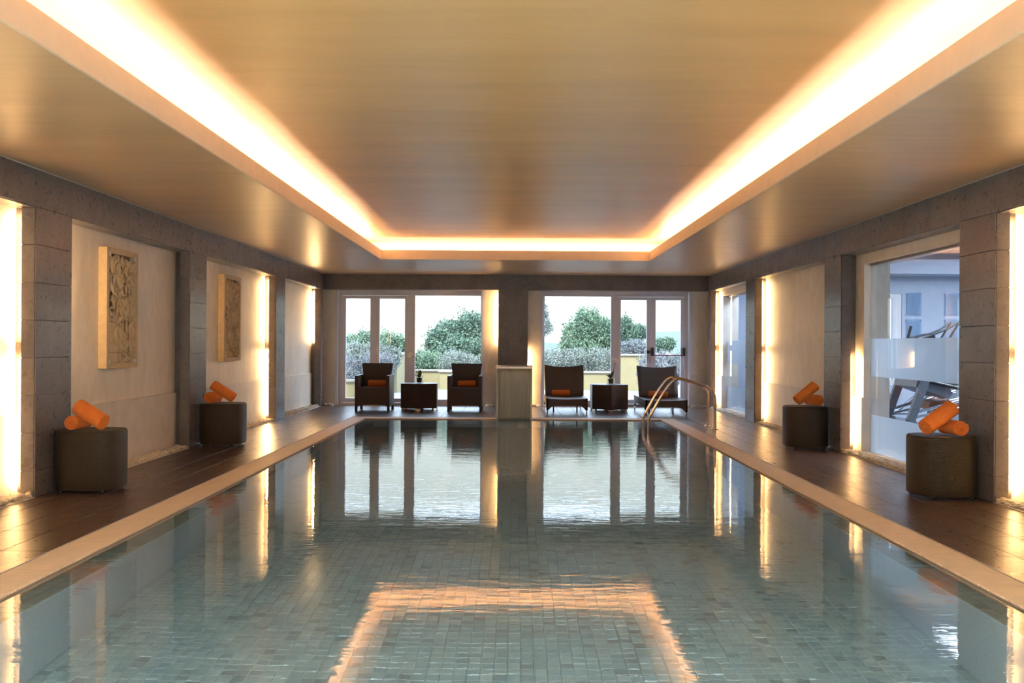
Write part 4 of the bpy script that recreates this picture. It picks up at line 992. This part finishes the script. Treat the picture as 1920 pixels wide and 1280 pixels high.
for y in (-.36, .36):
    q = MB(); q.prism([(-.48, .06), (-.38, .06), (-.10, .84), (-.20, .86)], y - .03, y + .03, 'Y'); q.build('upright', M['silver'], t)
    q = MB(); q.tube([(-.16, y, .82), (.30, y, .72), (.42, y, .60)], .024, 8); q.build('handrail', M['black'], t)
    q = MB(); q.tube([(-.40, y, .34), (.85, y, .62)], .014, 8); q.tube([(-.30, y, .42), (.55, y, .66)], .02, 8); q.build('side_strut', M['chrome'], t)
q = MB(); q.prism([(-.26, .74), (.14, .60), (.20, .66), (.10, .78), (-.10, .88), (-.24, .86)], -.34, .34, 'Y'); q.build('console', M['silver'], t)
q = MB(); q.cbox(-.22, .12, -.30, .30, .86, .90, .01); q.build('display', M['black'], t)
q = MB(); q.prism([(-.05, .46), (.35, .44), (.42, .52), (.20, .58), (-.02, .55)], -.20, .20, 'Y'); q.build('shroud', M['wood_red'], t)

# ================================================================== outdoors
g = MB(); g.box(-14, 16, YB + .43, 30, -.10, -.04); tag(g.build('terrace', M['terrace']), kind='structure')
nx_, ny_ = 60, 60; vs_ = []; fs = []
for j in range(ny_ + 1):
    y = 27.3 + 190 * (j / ny_) ** 1.6
    for i in range(nx_ + 1):
        x = -90 + 190 * i / nx_; z = -.06 + .30 * min(1, (y - 27.3) / 4) + max(0, y - 33) * .115 + max(0, y - 60) * .105 + .5 * noise.noise(Vector((x * .04, y * .04, 0))) * min(1, (y - 27) / 20); vs_.append((x, y, z))
fs = [(j * (nx_ + 1) + i, j * (nx_ + 1) + i + 1, (j + 1) * (nx_ + 1) + i + 1, (j + 1) * (nx_ + 1) + i) for j in range(ny_) for i in range(nx_)]
q = MB(); q.add(vs_, fs, True); tag(q.build('hillside', M['meadow']), kind='structure')
# greener dips of the fairway, shade painted in, lying just over the hill
def patch(name, x0, x1, y0, y1, label):
    q = MB(); n = 14; vs_ = []
    for j in range(n + 1):
        for i in range(n + 1):
            u, v_ = i / n, j / n; x = x0 + (x1 - x0) * u; y = y0 + (y1 - y0) * v_ + 1.4 * math.sin(u * 3)
            z = -.06 + .30 * min(1, (y - 27.3) / 4) + max(0, y - 33) * .115 + max(0, y - 60) * .105 + .5 * noise.noise(Vector((x * .04, y * .04, 0))) * min(1, (y - 27) / 20); vs_.append((x, y, z + .05))
    q.add(vs_, [(j * (n + 1) + i, j * (n + 1) + i + 1, (j + 1) * (n + 1) + i + 1, (j + 1) * (n + 1) + i) for j in range(n) for i in range(n)], True)
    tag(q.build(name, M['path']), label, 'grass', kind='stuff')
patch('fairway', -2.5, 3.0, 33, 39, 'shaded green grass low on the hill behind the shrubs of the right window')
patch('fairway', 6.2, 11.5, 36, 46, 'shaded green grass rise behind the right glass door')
def wallbox(label, parts, caps):
    t = empty('garden_wall'); tag(t, label, 'wall'); q = MB()
    for b in parts: q.box(*b)
    q.build('wall_body', M['yellow_wall'], t); q = MB()
    for b in caps: q.cbox(*b, .01)
    q.build('coping', M['coping'], t)
wallbox('low cream garden wall behind the left side table', [(-3.0, -.9, 27.0, 27.25, -.04, .44), (-2.1, .5, 26.3, 26.55, -.04, .44)], [(-3.05, -.9, 26.95, 27.3, .44, .49), (-2.15, .5, 26.25, 26.6, .44, .49)])
wallbox('taller cream pier of the garden wall seen beside the left armchair', [(-3.34, -3.08, 24.5, 27.2, -.04, .93)], [(-3.38, -3.05, 24.45, 27.25, .93, .98)])
wallbox('low cream garden wall at the left behind the lavender', [(-5.6, -3.42, 20.3, 20.55, -.04, .40)], [(-5.6, -3.40, 20.25, 20.6, .40, .45)])
wallbox('low cream garden wall between the loungers outside', [(.6, 2.95, 26.5, 26.75, -.04, .43)], [(.6, 2.95, 26.45, 26.8, .43, .48)])
wallbox('taller cream garden wall behind the right glass door', [(2.9, 3.85, 26.2, 26.5, -.04, .93)], [(2.88, 3.9, 26.15, 26.55, .93, .98)])
wallbox('low cream garden wall at the right behind the far lounger', [(4.6, 6.5, 25.0, 25.25, -.04, .22)], [(4.6, 6.5, 24.95, 25.3, .22, .27)])
def bush(name, lobes, mat, label, cat, nleaf=2600, size=.07, seed=1, stems=None, group=None, up=0.0):
    nleaf = int(nleaf * 2.4); size *= .58
    rr = random.Random(seed); cx = sum(l[0] for l in lobes) / len(lobes); cy = sum(l[1] for l in lobes) / len(lobes)
    t = empty(name, (cx, cy, 0)); tag(t, label, cat, group); V_, F_ = [], []; wt = [l[3] * l[5] for l in lobes]
    for k in range(nleaf):
        l = rr.choices(lobes, wt)[0]
        while True:
            d = Vector((rr.gauss(0, 1), rr.gauss(0, 1), rr.gauss(0, 1)))
            if d.length > .1: break
        d.normalize(); rad = rr.uniform(.45, 1.0) ** .6 * (1 + .34 * noise.noise(d * 2.3 + Vector((seed + l[0], 0, 0))) + .42 * noise.noise(d * 6 + Vector((0, seed, l[0]))) + .25 * max(0, noise.noise(d * 14 + Vector((l[0], 0, seed)))))
        p = Vector((l[0] - cx + d.x * l[3] * rad, l[1] - cy + d.y * l[4] * rad, max(.02, l[2] + d.z * l[5] * rad)))
        a = Vector((rr.gauss(0, 1), rr.gauss(0, 1), rr.gauss(0, 1) + up)).normalized(); b_ = a.orthogonal().normalized(); b_ = (Matrix.Rotation(rr.uniform(0, 6.28), 3, a) @ b_); s_ = size * rr.uniform(.6, 1.3)
        i = len(V_); V_ += [p, p + a * s_ * .5 + b_ * s_ * .28, p + a * s_, p + a * s_ * .5 - b_ * s_ * .28]; F_.append((i, i + 1, i + 2, i + 3))
    q = MB(); q.add(V_, F_); q.build('foliage', mat, t)
    q = MB()
    for k in range(5 if stems is None else stems):
        l = rr.choice(lobes); q.tube([((l[0] - cx) * .6, (l[1] - cy), 0), (l[0] - cx + rr.uniform(-.3, .3) * l[3], l[1] - cy, max(.3, l[2]))], .03, 6, radii=[.04, .015])
    q.build('stem', M['bark'], t)
def at(px, y): return (px - 966) * y / 1760
def zz(py, y): return 1.24 + (644.5 - py) * y / 1760
def lobe(px, py, y, rx, rz, ry=None): return (at(px, y), y, zz(py, y), rx * y / 1760, ry or rx * y / 1760, rz * y / 1760)
bush('hedge', [lobe(660, 655, 30, 26, 26), lobe(690, 648, 30, 28, 26), lobe(725, 650, 30, 26, 28), lobe(748, 655, 30, 18, 26), lobe(700, 675, 29, 60, 22, 1)], M['leaf_mid'], 'green hedge with loose twigs on top, behind the left glass doors', 'hedge', 7000, .13, 1)
bush('round_shrub', [lobe(880, 628, 32, 42, 42), lobe(845, 635, 32, 40, 34), lobe(822, 645, 32, 26, 26), lobe(862, 662, 31, 50, 32), lobe(905, 635, 32, 32, 48), lobe(895, 668, 31, 30, 30)], M['leaf_dark'], 'large round dark green shrub behind the right pane of the left window', 'shrub', 11000, .15, 2)
bush('low_shrub', [lobe(795, 678, 29, 28, 20), lobe(825, 682, 29, 30, 17), lobe(770, 680, 29, 20, 18)], M['leaf_mid'], 'low dark green shrub over the garden wall behind the left side table', 'shrub', 4500, .10, 3)
bush('grey_shrub', [lobe(850, 680, 27.95, 28, 22), lobe(875, 682, 27.95, 26, 18)], M['leaf_grey'], 'pale grey twiggy shrub in front of the large round shrub', 'shrub', 3200, .08, 4, up=1)
bush('lavender_bush', [lobe(655, 695, 21.1, 22, 24), lobe(690, 690, 21.3, 26, 26), lobe(720, 690, 21.6, 22, 26), lobe(665, 712, 21.1, 26, 16)], M['leaf_lav'], 'greyish lavender bush close outside the left glass doors', 'bush', 7000, .06, 5, up=1.5)
bush('tall_grass', [lobe(665, 668, 24, 26, 22), lobe(700, 668, 24, 30, 22), lobe(735, 672, 24, 16, 20)], M['leaf_grey'], 'pale dry grasses behind the lavender outside the left doors', 'grass', 3500, .10, 6, up=3)
bush('cypress_shrub', [lobe(1095, 622, 31, 20, 42), lobe(1075, 635, 31, 22, 32), lobe(1112, 612, 31, 15, 32), lobe(1130, 630, 31, 22, 34), lobe(1090, 655, 31, 40, 26), lobe(1150, 635, 31, 24, 34)], M['leaf_mid'], 'feathery upright green shrub behind the left pane of the right window', 'shrub', 9000, .13, 7, up=1.5)
bush('windswept_shrub', [lobe(1172, 620, 29.7, 16, 28), lobe(1185, 630, 29.7, 20, 24), lobe(1200, 622, 29.7, 14, 14), lobe(1180, 655, 29.7, 28, 26)], M['leaf_dark'], 'windswept shrub behind the middle leaf of the right doors', 'shrub', 5000, .12, 8, up=.8)
bush('grey_hedge', [lobe(1040, 678, 28, 34, 24), lobe(1080, 676, 28, 36, 24), lobe(1125, 676, 28, 34, 26), lobe(1020, 682, 28, 16, 22)], M['leaf_grey'], 'long grey green hedge behind the left pane of the right window', 'hedge', 7000, .09, 9)
bush('silver_shrub', [lobe(1170, 655, 27.2, 18, 18), lobe(1195, 652, 27.2, 20, 18), lobe(1212, 660, 27.2, 18, 20)], M['leaf_lav'], 'silver grey shrub above the taller garden wall on the right', 'shrub', 3200, .09, 10)
bush('lavender_bush', [lobe(1215, 695, 24, 20, 34), lobe(1245, 690, 24, 26, 34), lobe(1272, 690, 24, 20, 30)], M['leaf_lav'], 'greyish lavender bush outside the door with the panic bar', 'bush', 5500, .07, 11, up=1.5)
bush('dark_bush', [lobe(1238, 645, 33, 18, 12), lobe(1252, 642, 33, 14, 12)], M['leaf_dark'], 'small dark bush beyond the panic bar door', 'bush', 1800, .12, 12)
bush('olive_tree', [lobe(1012, 590, 29, 16, 26), lobe(1018, 612, 29, 18, 16), lobe(1008, 566, 29, 16, 20)], M['leaf_grey'], 'grey leaved tree at the left edge of the right window', 'tree', 2600, .10, 13)
bush('distant_scrub', [lobe(1120, 551, 110, 40, 3), lobe(1160, 556, 108, 30, 4), lobe(1190, 560, 106, 30, 4), lobe(1245, 566, 104, 30, 4)], M['leaf_mid'], 'line of distant scrub high on the hill behind the right window', 'scrub', 3000, .35, 14)
